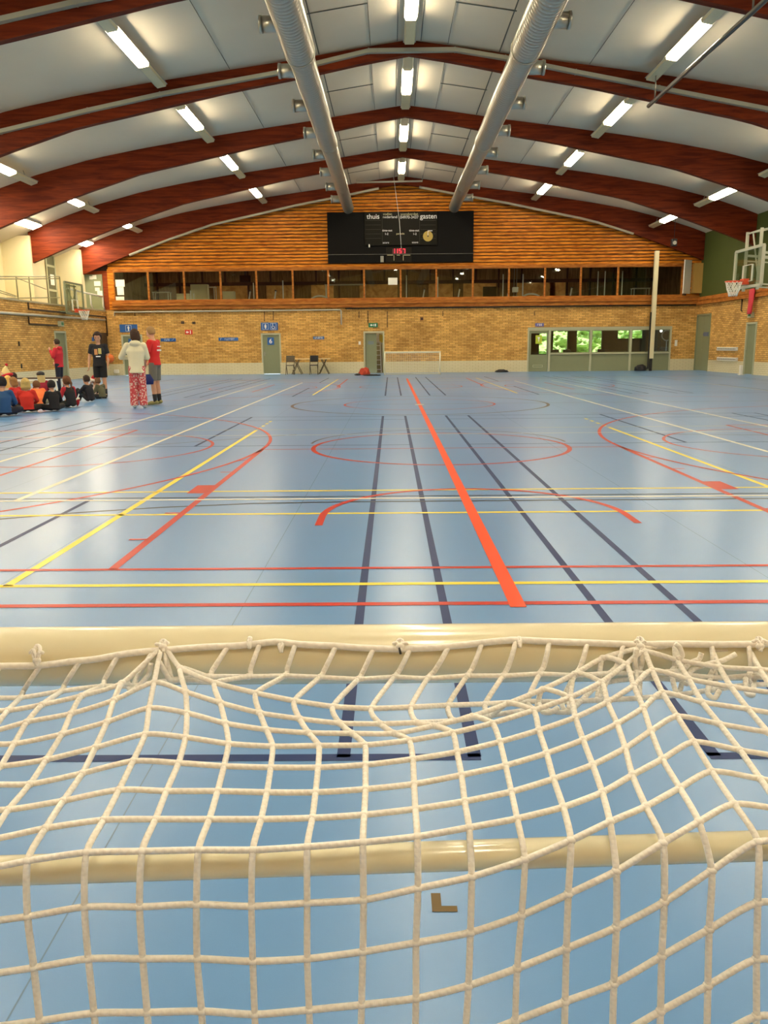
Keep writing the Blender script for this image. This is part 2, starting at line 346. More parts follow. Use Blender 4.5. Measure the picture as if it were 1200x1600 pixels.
# glulam arches
ARCHES=[('timber arch standing against the scoreboard wall',41.75),('timber arch, first one in front of the scoreboard wall',36.0),
        ('timber arch, second one in front of the scoreboard wall',30.0),('timber arch carrying a grey track, third from the scoreboard wall',24.0),
        ('timber arch cutting the top corners of the view, fourth from the scoreboard wall',18.0),('timber arch overhead, fifth from the scoreboard wall',12.0),
        ('timber arch overhead, sixth from the scoreboard wall',6.0),('timber arch overhead, just above the near goal',0.0)]
for lab,y in ARCHES:
    bm=bmesh.new(); x0,x1=(-15.55,XR-.02)
    xs=us(x0,x1,0.6); T=.2
    A=[[bm.verts.new((x,yy,prof(TT,x-RX)-(0.004 if TT is TOP else 0))) for x in xs] for yy,TT in ((y-T/2,BOT),(y-T/2,TOP),(y+T/2,TOP),(y+T/2,BOT))]
    for a,b in ((0,1),(1,2),(2,3),(3,0)):
        for i in range(len(xs)-1): bm.faces.new((A[a][i],A[a][i+1],A[b][i+1],A[b][i]))
    for i in (0,-1): bm.faces.new([A[k][i] for k in range(4)])
    tag(obj('roof_arch',bm,M_BEAM),'red-brown laminated '+lab,'roof beam','laminated roof arches')
# grey tracks along two arches
for y,lab in ((24.0,'pale grey track strip fixed along the third timber arch from the scoreboard wall'),(18.0,'pale grey track strip fixed along the timber arch nearest the top of the view')):
    src=[(0,205),(137,172),(250,147),(440,112),(576,79),(711,77),(790,90),(900,112),(1030,137),(1200,170)]
    P=[at(a,b,23.78) for a,b in src]; P=[Vector((p.x,0,p.z)) for p in P]
    P=[Vector((-13.6,0,prof(BOT,-14.1)+.75))]+P+[Vector((14.6,0,prof(BOT,14.0)+.75))]
    bm=bmesh.new()
    for a,b in zip(P,P[1:]): obar(bm,a+Vector((0,y-.18,0)),b+Vector((0,y-.18,0)),.14,.10)
    for p in P[1:-1]: bx(bm,p.x-.015,p.x+.015,y-.255,y-.11,p.z-.06,p.z+.06)
    tag(obj('curtain_track',bm,mat('track_grey_paint',(0.36,0.355,0.27),0.5)),lab,'track','curtain tracks on the arches')
# ------------------------------------------------------------ far wall
D5=(-13.82,-12.85,0,2.0); D6=(-6.62,-5.72,0,2.0); D7=(-1.33,-.42,0,2.03)
OFF=(7.0,14.35,0,2.15)
bm=bmesh.new(); wall_holes(bm,'y',YW,YW+.25,XL-.3,XR+.3,0.58,3.3,[D5,D6,D7,OFF])
wf=struct(obj('wall_far',bm,M_BRX))
bm=bmesh.new(); wall_holes(bm,'y',YW-.012,YW+.25,XL-.0,XR+.0,0,0.58,[D5,D6,D7,OFF]); obj('painted_base',bm,M_WBX,wf)
bm=bmesh.new(); bx(bm,XG,XR+.3,YW+.02,YW+.25,5.22,9.5); obj('cladding_backing',bm,M_BACK,wf)
# slats
bm=bmesh.new(); z=5.30; k=0
def xlim(zz):
    x=0.0
    while prof(TOP,x)>zz+.02 and x<16: x+=.05
    return x
def slat(xa,xb,z0,z1):
    x=xa
    while x<xb-.01:
        L=random.uniform(2.2,5.0); xe=min(xb,x+L)
        if xb-xe<.5: xe=xb
        bx(bm,x+.004,xe-.004,YW-.035-random.uniform(0,.006),YW+.03,z0,z1); x=xe
while z<9.45:
    u=xlim(z+.12); slat(max(RX-u,-14.3),min(RX+u,XR),z,z+.115); z+=.16
z=3.72
while z<5.2:
    slat(-14.3,-14.05,z,z+.125); slat(14.95,XR,z,z+.125); z+=.156
obj('horizontal_boards',bm,M_SLAT,wf)
bm=bmesh.new()
for z0,z1,d in ((3.30,3.46,.16),(3.47,3.60,.22),(3.61,3.72,.17)): bx(bm,-14.15,XR-.02,YW-d,YW+.1,z0,z1)
bx(bm,-14.05,14.95,YW-.06,YW+.1,5.19,5.29)
obj('ledge_boards',bm,M_SILLW,wf)
box('wall_left_return',-14.35,-14.04,YW-.02,YW+.25,3.3,5.3,M_SLAT,wf)
box('wall_right_return',14.96,XR+.2,YW+.0,YW+.25,3.3,5.3,M_BACK,wf)
# gable part left of the strip with the gallery door (red-brown boards)
bm=bmesh.new(); bx(bm,XG,-14.35,YW+.03,YW+.25,3.3,7.0)
obj('gallery_end_panel',bm,wood('dark_red_boards',(0.30,0.055,0.012),(0.2,0.035,0.01),scale=(.6,1,6)),wf)
bm=bmesh.new(); z=3.5
while z<5.0: bx(bm,-15.6,-15.2,YW-.02,YW+.03,z,z+.125); z+=.156
obj('gallery_end_boards',bm,M_SLAT,wf)
# door helper
def door(n,x0,x1,z1,y,sign=None,ajar=False):
    d=struct(box('door_%d'%n,x0+.02,x1-.02,y+.02,y+.07,0.01,z1-.02,M_DOOR))
    bm=bmesh.new(); w_=.06
    bx(bm,x0-w_,x0+.02,y-.03,y+.12,0,z1+w_); bx(bm,x1-.02,x1+w_,y-.03,y+.12,0,z1+w_); bx(bm,x0+.02,x1-.02,y-.03,y+.12,z1-.02,z1+w_)
    obj('door_frame',bm,M_DFR,d)
    bm=bmesh.new(); bx(bm,x0+.07,x0+.11,y-.0,y+.025,.93,1.13); cyl(bm,(x0+.09,y-.05,1.05),(x0+.09,y+.02,1.05),.009); cyl(bm,(x0+.09,y-.045,1.05),(x0+.2,y-.045,1.05),.009)
    obj('door_handle',bm,M_GREY,d); return d
door(1,D5[0],D5[1],2.0,YW+.02); door(2,D6[0],D6[1],2.0,YW+.02)
# signs
def sign(name,px,py,wpx,hpx,m,label,cat='sign',Y=YW,thick=.02):
    c=at(px,py,Y); s=(Y+.2)/F
    t=thing(name,label,cat,(c.x,Y-.005,c.z))
    w_,h_=wpx*s,hpx*s
    box('panel',-w_/2,w_/2,-thick,0,-h_/2,h_/2,m,t,bevel=.006)
    return t,w_,h_
PWH=mat('white_print',(0.80,0.80,0.78),0.5)
def pict_man(t,x,sz,dress=False):
    bm=bmesh.new(); y=-.026
    def q(p):
        A=[bm.verts.new((x+a*sz,y,b*sz)) for a,b in p]; B=[bm.verts.new((x+a*sz,y+.006,b*sz)) for a,b in p]; n=len(p)
        bm.faces.new(A); bm.faces.new(B[::-1])
        for i in range(n): bm.faces.new((A[i],A[(i+1)%n],B[(i+1)%n],B[i]))
    q([(.09*math.cos(i*PI/6),.36+.09*math.sin(i*PI/6)) for i in range(12)])
    q([(-.16,.25),(.16,.25),(.2,-.02),(.12,-.02),(.1,.12),(-.1,.12),(-.12,-.02),(-.2,-.02)])
    if dress: q([(-.09,.14),(.09,.14),(.2,-.22),(-.2,-.22)]); q([(-.1,-.22),(.1,-.22),(.07,-.45),(-.07,-.45)])
    else: q([(-.1,.14),(.1,.14),(.11,-.45),(.02,-.45),(0,-.1),(-.02,-.45),(-.11,-.45)])
    obj('pictogram',bm,PWH,t)
def frame_sq(t,x,sz):
    bm=bmesh.new(); s=sz/2; q=.012
    for a in ((-s,-s,s,-s+q),(-s,s-q,s,s),(-s,-s,-s+q,s),(s-q,-s,s,s)): bx(bm,x+a[0],x+a[2],-.024,-.018,a[1],a[3])
    obj('border',bm,PWH,t)
t,a,b=sign('toilet_sign',201,513,27,11.5,M_BLUE,'wide blue sign with a white man pictogram above the leftmost green door'); pict_man(t,0.0,.28); frame_sq(t,0,.3)
t,a,b=sign('toilet_sign',421,510,26,11.5,M_BLUE,'blue double sign with woman and wheelchair pictograms above door six'); pict_man(t,-.2,.28,True); frame_sq(t,-.2,.3); frame_sq(t,.2,.3)
bm=bmesh.new(); 
tube(bm,[(.2+.075*math.cos(i*PI/10),-.028,-.04+.075*math.sin(i*PI/10)) for i in range(8,22)],.011,6)
tube(bm,[(.17,-.028,.1),(.18,-.028,0),(.25,-.028,0),(.28,-.028,-.1)],.012,6); sphere(bm,Vector((.17,-.028,.12)),.02,8)
obj('pictogram',bm,PWH,t)
t,a,b=sign('door_number_sign',207,535,12,11,M_BLUE,'square blue door sign with a white number five',Y=YW+.03); text('digit','5',.36,(0.0,-.022,-.01),PWH,t,bold=.006)
t,a,b=sign('door_number_sign',423,533,10,11,M_BLUE,'square blue door sign with a white number six',Y=YW+.03); text('digit','6',.32,(0,-.022,-.01),PWH,t,bold=.006)
def strokes(t,x0,x1,h,n,z=0):
    bm=bmesh.new(); st=(x1-x0)/n; rr=random.Random(n)
    for i in range(n):
        a=x0+st*i+st*.12; b_=x0+st*(i+1)-st*.12
        bx(bm,a,a+st*.2,-.024,-.018,z-h/2,z+h/2); k=rr.choice((0,1,2))
        if k!=1: bx(bm,a,b_,-.024,-.018,z+h/2-st*.2,z+h/2)
        if k!=0: bx(bm,a,b_,-.024,-.018,z-h/2,z-h/2+st*.2)
        if k==2: bx(bm,b_-st*.2,b_,-.024,-.018,z-h/2,z+h/2)
    obj('lettering',bm,PWH,t)
t,a,b=sign('wayfinding_sign',263,531,23,5,M_BLUE,'narrow blue wayfinding sign to the right of the boy in red'); strokes(t,-.2,.06,.09,4)
bm=bmesh.new(); obar(bm,(.18,-.022,-.04),(.3,-.022,.05),.006,.025,Vector((0,1,0))); obj('arrow',bm,PWH,t)
t,a,b=sign('wayfinding_sign',357,530,30,5,M_BLUE,'narrow blue wayfinding sign pointing both ways left of door six'); strokes(t,-.42,-.34,.09,1); strokes(t,-.2,.32,.09,8)
t,a,b=sign('wayfinding_sign',498,528,17,4.5,mat('worn_blue_sign',(0.06,0.14,0.34),0.5),'small blue wayfinding sign above the folding table'); strokes(t,-.2,.2,.08,7)
t,a,b=sign('fire_sign',295,519,11.5,7,M_RED,'small red fire equipment sign with a white arrow')
bm=bmesh.new(); prism(bm,[(-.15,0),(-.07,.07),(-.07,.03),(0,.03),(0,-.03),(-.07,-.03),(-.07,-.07)],-.026,-.018); bx(bm,.07,.11,-.026,-.018,-.08,.08); obj('arrow',bm,PWH,t)
M_EXIT=mat('green_exit_sign',(0.01,0.13,0.045),0.4,emit=(0.1,0.6,0.25),es=0.03)
t,a,b=sign('exit_sign',583,508,14,6.5,M_EXIT,'green exit sign above the half open storage door',thick=.06)
bm=bmesh.new(); prism(bm,[(-.16,0),(-.08,.06),(-.08,.025),(-.02,.025),(-.02,-.025),(-.08,-.025),(-.08,-.06)],-.066,-.058); bx(bm,.02,.05,-.066,-.058,-.05,.05); bx(bm,.09,.15,-.066,-.058,-.06,.06); obj('arrow',bm,PWH,t)
t,a,b=sign('room_sign',843,507.5,13,5,mat('violet_blue_sign',(0.13,0.14,0.42),0.5),'small violet-blue sign above the glazed office door'); strokes(t,-.13,.13,.09,3)
t,a,b=sign('light_switch',1056,536,4,9,M_WHITE,'white wall switch plate right of the office windows','switch'); box('rocker',-.03,.03,-.03,-.02,-.05,.05,M_PAPER,t)
t,a,b=sign('light_switch',562,536,3.5,5,M_WHITE,'small white switch left of the storage doorway','switch'); box('rocker',-.03,.03,-.03,-.02,-.03,.03,M_PAPER,t)
t,a,b=sign('wall_vent',285.5,504,5,4,M_BROWN,'left one of two small brown wall vents','vent',thick=.015); 
t,a,b=sign('wall_vent',303,504.5,5,4,M_BROWN,'right one of two small brown wall vents','vent',thick=.015)
t,a,b=sign('wall_bell',659,498,4.5,4.5,mat('dark_red_bell',(0.12,0.02,0.01),0.5),'small dark red alarm bell on the brick above the far goal','alarm bell',thick=.04)
bm=bmesh.new(); sphere(bm,Vector((0,-.04,0)),.06,10,(1,.5,1)); obj('dome',bm,M_BROWN,t,True)
# clock-like white heater box etc at left corner base
tag(box('socket_box',-14.35,-14.1,YW-.12,YW-.02,.12,.3,M_WHITE,bevel=.01),'small white box at the foot of the wall in the left corner','box')
# pipes under the ledge
bm=bmesh.new(); P=at(178,485,YW-.1); Q=at(533,484,YW-.1)
tube(bm,[(P.x,YW-.09,0.0+3.0),(P.x,YW-.09,3.19),(Q.x-.05,YW-.09,3.19),(Q.x,YW-.09,3.14),(Q.x,YW-.09,2.45)],.035,8)
tag(obj('wall_pipe',bm,mat('pale_pipe',(0.55,0.52,0.42),0.5)),'pale pipe running under the window ledge and turning down','pipe')
bm=bmesh.new(); tube(bm,[(Q.x+.2,YW-.1,3.25),(15.45,YW-.1,3.25)],.03,8)
tag(obj('cable_conduit',bm,M_DARK),'thin dark conduit under the ledge, right part of the far wall','pipe')
for px,y1,lab in ((158/3+160-2,494,'leftmost short drop pipe above door five'),(413,502,'drop pipe left of the two above door six'),(427,500,'drop pipe right of the two above door six'),(561,497,'short drop pipe above the storage doorway'),(575,505,'thin drop cable reaching the exit sign'),(605,512,'thin drop cable right of the storage doorway'),(692,494,'short drop pipe right of the wall bell'),(835,493,'short drop pipe left of the office sign')):
    a=at(px,486,YW-.04); b=at(px,y1,YW-.04); bm=bmesh.new(); cyl(bm,a,b,.018,6)
    tag(obj('drop_pipe',bm,M_BROWN),'brown '+lab,'pipe','brown drop pipes on the far wall')
def shell(nm,x0,x1,y0,y1,z0,z1,m,back=True,t=.08):
    struct(box('floor_'+nm,x0,x1,y0,y1,z0-t,z0,m)); struct(box('ceiling_'+nm,x0,x1,y0,y1,z1,z1+t,m))
    struct(box('wall_left_'+nm,x0-t,x0,y0,y1,z0,z1,m)); struct(box('wall_right_'+nm,x1,x1+t,y0,y1,z0,z1,m))
    if back: struct(box('wall_back_'+nm,x0,x1,y1,y1+t,z0,z1,m))
# ------------------------------------------------------------ storage doorway (door 7): open leaf, room behind
d=struct(box('door_3',-.0,.92*.62,-.02,.02,.01,2.0,M_DOOR)); d.location=(D7[0]+.02,YW+.1,0); d.rotation_euler=(0,0,math.radians(8))
bm=bmesh.new(); x0,x1,z1,y=D7[0],D7[1],D7[3],YW
bx(bm,x0-.08,x0,y-.04,y+.15,0,z1+.08); bx(bm,x1,x1+.08,y-.04,y+.15,0,z1+.08); bx(bm,x0,x1,y-.04,y+.15,z1,z1+.08)
struct(obj('trim_1',bm,M_DFR))
bm=bmesh.new(); bx(bm,.12,.42,-.028,-.02,1.45,1.62); obj('door_label',bm,mat('grey_plate',(0.2,0.24,0.24),.5),d)
shell('storage',x0-.3,x1+.6,y+.26,y+2.2,0,2.4,mat('storage_wall',(0.30,0.25,0.13),.8))
t=thing('storage_fill_lamp','added fill lamp on the storage room ceiling','lamp',(-.8,y+1.2,2.4)); box('lamp_case',-.2,.2,-.06,.06,-.05,0,M_WHITE,t); box('lamp_glass',-.18,.18,-.05,.05,-.07,-.05,mat('small_lamp_glow',(1,1,1),.5,emit=(1,.9,.7),es=75),t)  # unseen lamp added to brighten the ladder and boxes inside
t=thing('step_ladder','white step ladder standing inside the storage doorway','ladder',(-.72,YW+.5,0))
for s in (-.2,.2):
    bm=bmesh.new(); obar(bm,(s,0,0),(s*.75,.25,1.6),.04,.03); obj('rail',bm,M_WHITE,t)
for k in range(6):
    bm=bmesh.new(); f=(k+.6)/6.5; bx(bm,-.2+.04*f,.2-.04*f,.25*f-.04,.25*f+.04,1.6*f,1.6*f+.03); obj('step',bm,M_WHITE,t)
t=tag(box('storage_box',-.95,-.62,YW+.9,YW+1.2,1.54,2.0,M_PAPER,bevel=.01),'white box on the top shelf inside the storage room','box')
t=tag(box('storage_box',-.6,-.42,YW+.9,YW+1.2,1.54,1.95,mat('yellow_box',(0.7,0.6,0.1),.5),bevel=.01),'yellow box on the top shelf inside the storage room','box')
tag(box('storage_shelf',x0-.3,x1+.6,YW+.85,YW+1.3,1.48,1.54,M_GREY),'grey shelf board inside the storage room','shelf')
# ------------------------------------------------------------ mezzanine window strip
WX0,WX1,WZ0,WZ1=-14.05,14.95,3.72,5.19
mpx=[178,232,288,345,401,457.7,513,569,626,681.7,738.7,795,851,907,965]
mx=[at(p,445,YW).x for p in mpx]; mx[0]=WX0; mx.append(WX1-.25)
for i in range(15):
    a,b=mx[i],mx[i+1]
    bm=bmesh.new(); h=.045
    bx(bm,a-(h if i else 0),a+h,YW-.05,YW+.07,WZ0,WZ1)
    bx(bm,a+h,b-h,YW-.03,YW+.07,WZ0,WZ0+.05); bx(bm,a+h,b-h,YW-.03,YW+.07,WZ1-.05,WZ1)
    if i==14: bx(bm,b-h,b+.02,YW-.05,YW+.07,WZ0,WZ1)
    wn=struct(obj('window_%d'%(i+1),bm,M_SILLW))
    if i<14: box('pane',a+h,b-h,YW+.01,YW+.018,WZ0+.05,WZ1-.05,GLASS,wn)
    else: box('pane',a+h,at(1016,445,YW).x,YW+.01,YW+.018,WZ0+.05,WZ1-.05,GLASS,wn)
# mezzanine room shell
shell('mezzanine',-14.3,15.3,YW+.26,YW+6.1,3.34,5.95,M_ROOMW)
for k,x in enumerate((-11.5,-7.5,-3.2,1.2,5.6,10.2)):
    t=thing('room_light','small ceiling light inside the gallery room, %s from the left'%('first','second','third','fourth','fifth','sixth')[k],'ceiling light',(x,YW+3.4,5.95),0,'small lights in the gallery room')
    box('lamp_case',-.3,.3,-.08,.08,-.05,0,M_WHITE,t); box('lamp_glass',-.28,.28,-.06,.06,-.07,-.05,mat('small_lamp_glow',(1,1,1)),t)
bm=bmesh.new()
for k in range(22): x=-13.6+k*1.32; bx(bm,x,x+.1,YW+6.0,YW+6.1,3.35,5.95)
bx(bm,-14.3,15.3,YW+5.98,YW+6.1,4.88,5.06)
struct(obj('trim_2',bm,M_BACK))
# room wall panels of warm wood showing through the glass
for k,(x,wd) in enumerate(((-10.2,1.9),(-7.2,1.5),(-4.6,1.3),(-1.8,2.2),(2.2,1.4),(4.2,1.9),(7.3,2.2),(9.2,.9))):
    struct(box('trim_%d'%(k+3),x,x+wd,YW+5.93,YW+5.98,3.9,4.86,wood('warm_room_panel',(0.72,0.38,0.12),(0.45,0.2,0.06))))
def table(name,label,x,y,z0,w_,d_,h_,m,ml,group=None):
    t=thing(name,label,'table',(x,y,z0),0,group)
    box('tabletop',-w_/2,w_/2,-d_/2,d_/2,h_-.03,h_,m,t)
    for sx in (-1,1):
        for sy in (-1,1): box('leg',sx*(w_/2-.05)-.02,sx*(w_/2-.05)+.02,sy*(d_/2-.05)-.02,sy*(d_/2-.05)+.02,0,h_-.03,ml,t)
    return t
RZ=3.345
for px,wd,hh,lab in ((253,.9,1.0,'white table behind the second gallery window from the left'),(322,1.1,1.25,'white desk frame behind the third gallery window'),(540,2.2,1.3,'pale rack frame behind the gallery window below the scoreboard left edge'),(1000,.9,.95,'white side table behind the rightmost gallery window')):
    p=at(px,460,YW+2.9); table('gallery_table',lab,p.x,YW+2.9,RZ,wd,.6,hh,M_WHITE,M_WHITE)
for i,px in enumerate((297,302,396,442,635,684,786,817,934,945,972)):
    p=at(px,445,YW+1.1); bm=bmesh.new(); h=[.95,.8,1.3,1.4,1.6,1.5,1.6,1.6,1.7,1.7,1.7][i]; cyl(bm,(p.x,YW+1.1,RZ),(p.x,YW+1.1,RZ+h),.03,8)
    o_=['first','second','third','fourth','fifth','sixth','seventh','eighth','ninth','tenth','eleventh'][i]
    tag(obj('white_post',bm,M_WHITE),'slim white post inside the gallery room, %s from the left'%o_,'post','white posts behind the gallery windows')
def gym_machine(px,label,m,arc_=False,Y=YW+2.0):
    p=at(px,460,Y); t=thing('exercise_machine',label,'machine',(p.x,Y,RZ))
    box('base',-.45,.45,-.3,.3,0,.18,M_DARK,t,bevel=.02); 
    if arc_:
        bm=bmesh.new(); tube(bm,[(.62*math.cos(a*PI/16),-.2,.15+.5*math.sin(a*PI/16)) for a in range(17)],.045,8); obj('hood',bm,m,t)
    else:
        box('seat',-.25,.2,-.2,.2,.4,.5,M_DARK,t,bevel=.03); bm=bmesh.new(); obar(bm,(-.1,0,.15),(-.1,0,.45),.08,.08); obar(bm,(.3,0,.1),(.45,0,.95),.07,.07); obj('upright',bm,m,t)
        bm=bmesh.new(); obar(bm,(.45,-.25,.95),(.45,.25,.95),.05,.05); obj('handlebar',bm,M_DARK,t)
gym_machine(500,'white arched machine hood behind the sixth gallery window',M_WHITE,True); gym_machine(829,'white arched machine hood behind the twelfth gallery window',M_WHITE,True)
for px,lab in ((378,'dark exercise machine behind the fourth gallery window'),(418,'dark exercise machine behind the fifth gallery window'),(705,'exercise machine with pale upright behind the tenth gallery window'),(782,'exercise machine with pale upright behind the eleventh gallery window'),(880,'exercise machine behind the thirteenth gallery window'),(650,'exercise machine behind the window right of the white notice')): gym_machine(px,lab,M_WHITE)
for px,py,wd,hd,lab in ((311,455,.9,.7,'cream cabinet behind the third gallery window'),(355,462,.75,.45,'cream box behind the fourth gallery window'),(286,464,.7,.35,'low cream box between the second and third gallery windows')):
    p=at(px,py,YW+1.6); tag(box('cabinet',p.x-wd/2,p.x+wd/2,YW+1.6,YW+2,RZ,p.z+hd/2,M_CREAM,bevel=.01),lab,'cabinet')
for k_,(px,py,wd,hd,lab) in enumerate(((383,437,.36,.24,'black television hanging behind the fourth gallery window'),(765,460,.5,.6,'black screen behind the eleventh gallery window'))):
    p=at(px,py,YW+1.6); o_=tag(box('screen',p.x-wd/2-.1,p.x+wd/2+.1,YW+1.6,YW+1.7,p.z-hd/2,p.z+hd/2+.1,M_BLACK,bevel=.01),lab,'screen')
    box('bracket' if k_==0 else 'stand',p.x-.04,p.x+.04,YW+1.68,YW+1.74,*((p.z,5.95) if k_==0 else (RZ,p.z)),M_DARK,o_)
p=at(805,455,YW+1.2)
t=thing('bag_boxer','pale cable machine weight stack behind the twelfth gallery window','machine',(p.x,YW+1.2,RZ)); t.name='weight_stack'
box('stack_block',-.16,.16,-.15,.15,.0,.5,M_WHITE,t,bevel=.02); box('top_block',-.14,.14,-.15,.15,.7,.95,M_WHITE,t,bevel=.02)
for s in (-.07,.07):
    bm=bmesh.new(); cyl(bm,(s,0,.4),(s,0,2.1),.012,6); obj('guide_rod',bm,M_GREY,t)
# papers on glass
for a,b,c,d_,lab in ((180,437,195,448,'topmost of three white sheets on the leftmost gallery window'),(182.5,448.5,194,461,'middle one of three white sheets on the leftmost gallery window'),(180.5,463.5,194.5,472,'lowest of three white sheets on the leftmost gallery window'),(606.5,434,621,445,'white notice stuck on the eighth gallery window')):
    p=at(a,b,YW); q=at(c,d_,YW); tag(box('paper_sheet',p.x,q.x,YW-.004,YW+.004,max(q.z,WZ0),p.z,M_PAPER),lab,'paper')
# open shutter at right end
t=thing('open_shutter','white window shutter swung open at the right end of the gallery windows','shutter',(14.98,YW-.05,3.72))
bm=bmesh.new(); a=Vector((-.02,-.0,0)); bdir=Vector((-.42,-1.25,0)).normalized()*.95
P0=Vector((.07,-.15,.1)); P1=P0+Vector((-.50,-.42,0))
obar(bm,P0+Vector((0,0,.78)),P1+Vector((0,0,.78)),.05,1.62); obj('white_panel',bm,M_WHITE,t,bevel=.01)
bm=bmesh.new(); bx(bm,.18,.62,-.28,.0,.1,1.55); obj('wooden_casing',bm,mat('ochre_board',(0.42,0.25,0.06),.6),t)
bm=bmesh.new(); obar(bm,P0*.5+P1*.5+Vector((-.05,.02,1.25)),P0*.5+P1*.5+Vector((-.05,.02,1.45)),.02,.12); obj('latch',bm,M_DARK,t)
# ------------------------------------------------------------ scoreboard
SB=(-3.13,4.15,5.46,7.88)
t=thing('scoreboard','long black scoreboard with white lettering and a red clock reading 1157','scoreboard',((SB[0]+SB[1])/2,YW-.05,SB[2]))
W=SB[1]-SB[0]; Hh=SB[3]-SB[2]; cxs=(SB[0]+SB[1])/2
def sp(px,py): p=at(px,py,YW-.15); return p.x-cxs,p.z-SB[2]
box('backboard',-W/2,W/2,-.1,0,0,Hh,M_BLACK,t)
xa,za=sp(569,332); xb,zb=sp(683,383)
box('display_panel',xa,xb,-.18,-.1,zb,za,mat('display_black',(0.010,0.009,0.006),0.5,spec=.12),t,bevel=.01)
xa,za=sp(603,387); xb,zb=sp(643,410)
box('clock_box',xa,xb,-.2,-.1,zb,za,mat('clock_case',(0.012,0.010,0.007),0.5,spec=.12),t,bevel=.01)
TX=lambda n,s,px,py,sz,sx=1.0,b=.0,m=PWH,y=-.186: text(n,s,sz,(sp(px,py)[0],y,sp(px,py)[1]),m,t,sx=sx,bold=b)
TX('home_title','thuis',583,339,.33,b=.002); TX('guest_title','gasten',669.5,338.5,.33,b=.002)
YLP=mat('yellowed_print',(0.55,0.52,0.30),.5)
TX('maker_lettering','stadion',605.5,335,.16,m=YLP,sx=.95); TX('maker_lettering','nederland',609.5,339.5,.18)
TX('maker_lettering','scoreborden',639.5,335,.17,m=YLP); TX('maker_lettering','04970-3437',639.5,340,.19)
for px in (605,647): TX('timeout_lettering','time-out',px,360.5,.14); TX('timeout_lettering','1-2',px-1 if px<620 else px+1,366,.14)
TX('period_lettering','periode',625.5,365.5,.13,m=YLP)
TX('score_lettering','score',603,379.5,.14); TX('score_lettering','score',648.5,379,.14)
bm=bmesh.new(); x_,z_=sp(668.5,369.5); c=bmesh.ops.create_cone(bm,cap_ends=True,segments=32,radius1=.245,radius2=.245,depth=.03,matrix=Matrix.Translation((x_,-.2,z_))@Matrix.Rotation(PI/2,4,'X'))
obj('period_dial',bm,mat('dial_yellow',(0.42,0.30,0.06),.5),t)
bm=bmesh.new(); bx(bm,x_-.012,x_+.012,-.225,-.214,z_,z_+.26); bx(bm,x_,x_+.22,-.225,-.214,z_+.24,z_+.27); obj('dial_pointer',bm,PWH,t)
bm=bmesh.new(); bmesh.ops.create_cone(bm,cap_ends=True,segments=16,radius1=.035,radius2=.035,depth=.02,matrix=Matrix.Translation((x_,-.225,z_))@Matrix.Rotation(PI/2,4,'X')); obj('dial_hub',bm,M_DARK,t)
# grid lines
bm=bmesh.new()
for px in (597,655.5): x_,z1_=sp(px,333); _,z0_=sp(px,382); bx(bm,x_-.006,x_+.006,-.184,-.18,z0_,z1_)
for py in (345,352,359,366,373):
    for (a,b_) in ((571,595),(657,681)): x0_,zz=sp(a,py); x1_,_=sp(b_,py); bx(bm,x0_,x1_,-.184,-.18,zz-.005,zz+.005)
obj('panel_grooves',bm,mat('groove_line',(0.035,0.032,0.022),.6),t)
# clock digits
M_LED=mat('red_led',(0.5,0.02,0.03),.4,emit=(1.0,0.02,0.05),es=1.6)
SEG={'1':'bc','5':'afgcd','7':'abc'}
bm=bmesh.new()
def digit(ch,px):
    x,z=sp(px,392.5); w_=.05; h=.105; s=.012
    S={'a':(-w_,w_,h-s,h),'d':(-w_,w_,-h,-h+s),'g':(-w_,w_,-s/2,s/2),'f':(-w_-s/2,-w_+s/2,0,h),'e':(-w_-s/2,-w_+s/2,-h,0),'b':(w_-s/2,w_+s/2,0,h),'c':(w_-s/2,w_+s/2,-h,0)}
    for c_ in SEG[ch]: a=S[c_]; bx(bm,x+a[0]-.006,x+a[1]+.006,-.212,-.205,z+a[2]-.004,z+a[3]+.004)
for ch,px in zip("1157",(615,619.5,625.3,631)): digit(ch,px)
obj('clock_digits',bm,M_LED,t)
x0_,z1_=sp(613,389); x1_,z0_=sp(634,396.5); box('clock_window',x0_,x1_,-.204,-.2,z0_,z1_,mat('clock_window',(0.08,0.004,0.006),.3),t)
bm=bmesh.new()
for a,b_ in ((605,614),(620,625),(631,641)): x0_,zz=sp(a,399); x1_,_=sp(b_,399); bx(bm,x0_,x1_,-.206,-.2,zz-.012,zz+.012)
for px in (615.5,630): x_,z1_=sp(px,399); bx(bm,x_-.01,x_+.01,-.206,-.2,z1_-.26,z1_)
obj('clock_lettering',bm,YLP,t)
x_,z_=sp(597,405); box('switch_box',x_-.08,x_+.08,-.16,-.1,z_-.15,z_+.15,mat('grey_switch_box',(0.3,0.3,0.25),.5),t,bevel=.01)
x_,z_=sp(577,384); box('hanging_clip',x_-.03,x_+.03,-.2,-.1,z_-.08,z_+.06,M_WHITE,t)
bm=bmesh.new(); p=at(615,276,YW-.5); q=at(624,345,YW-.5); r_=at(627,388,YW-.5); tube(bm,[(p.x,p.y,p.z),(q.x,q.y,q.z),(r_.x,r_.y,r_.z)],.012,5)
tag(obj('hanging_cable',bm,M_WHITE),'thin pale cable hanging from the ridge in front of the scoreboard','cable')
# thin wire across scoreboard
bm=bmesh.new(); p=at(511,398,YW-.4); q=at(740,396,YW-.4); cyl(bm,p,q,.006,5); tag(obj('tension_wire',bm,M_GREY),'thin taut wire across the lower scoreboard','wire')
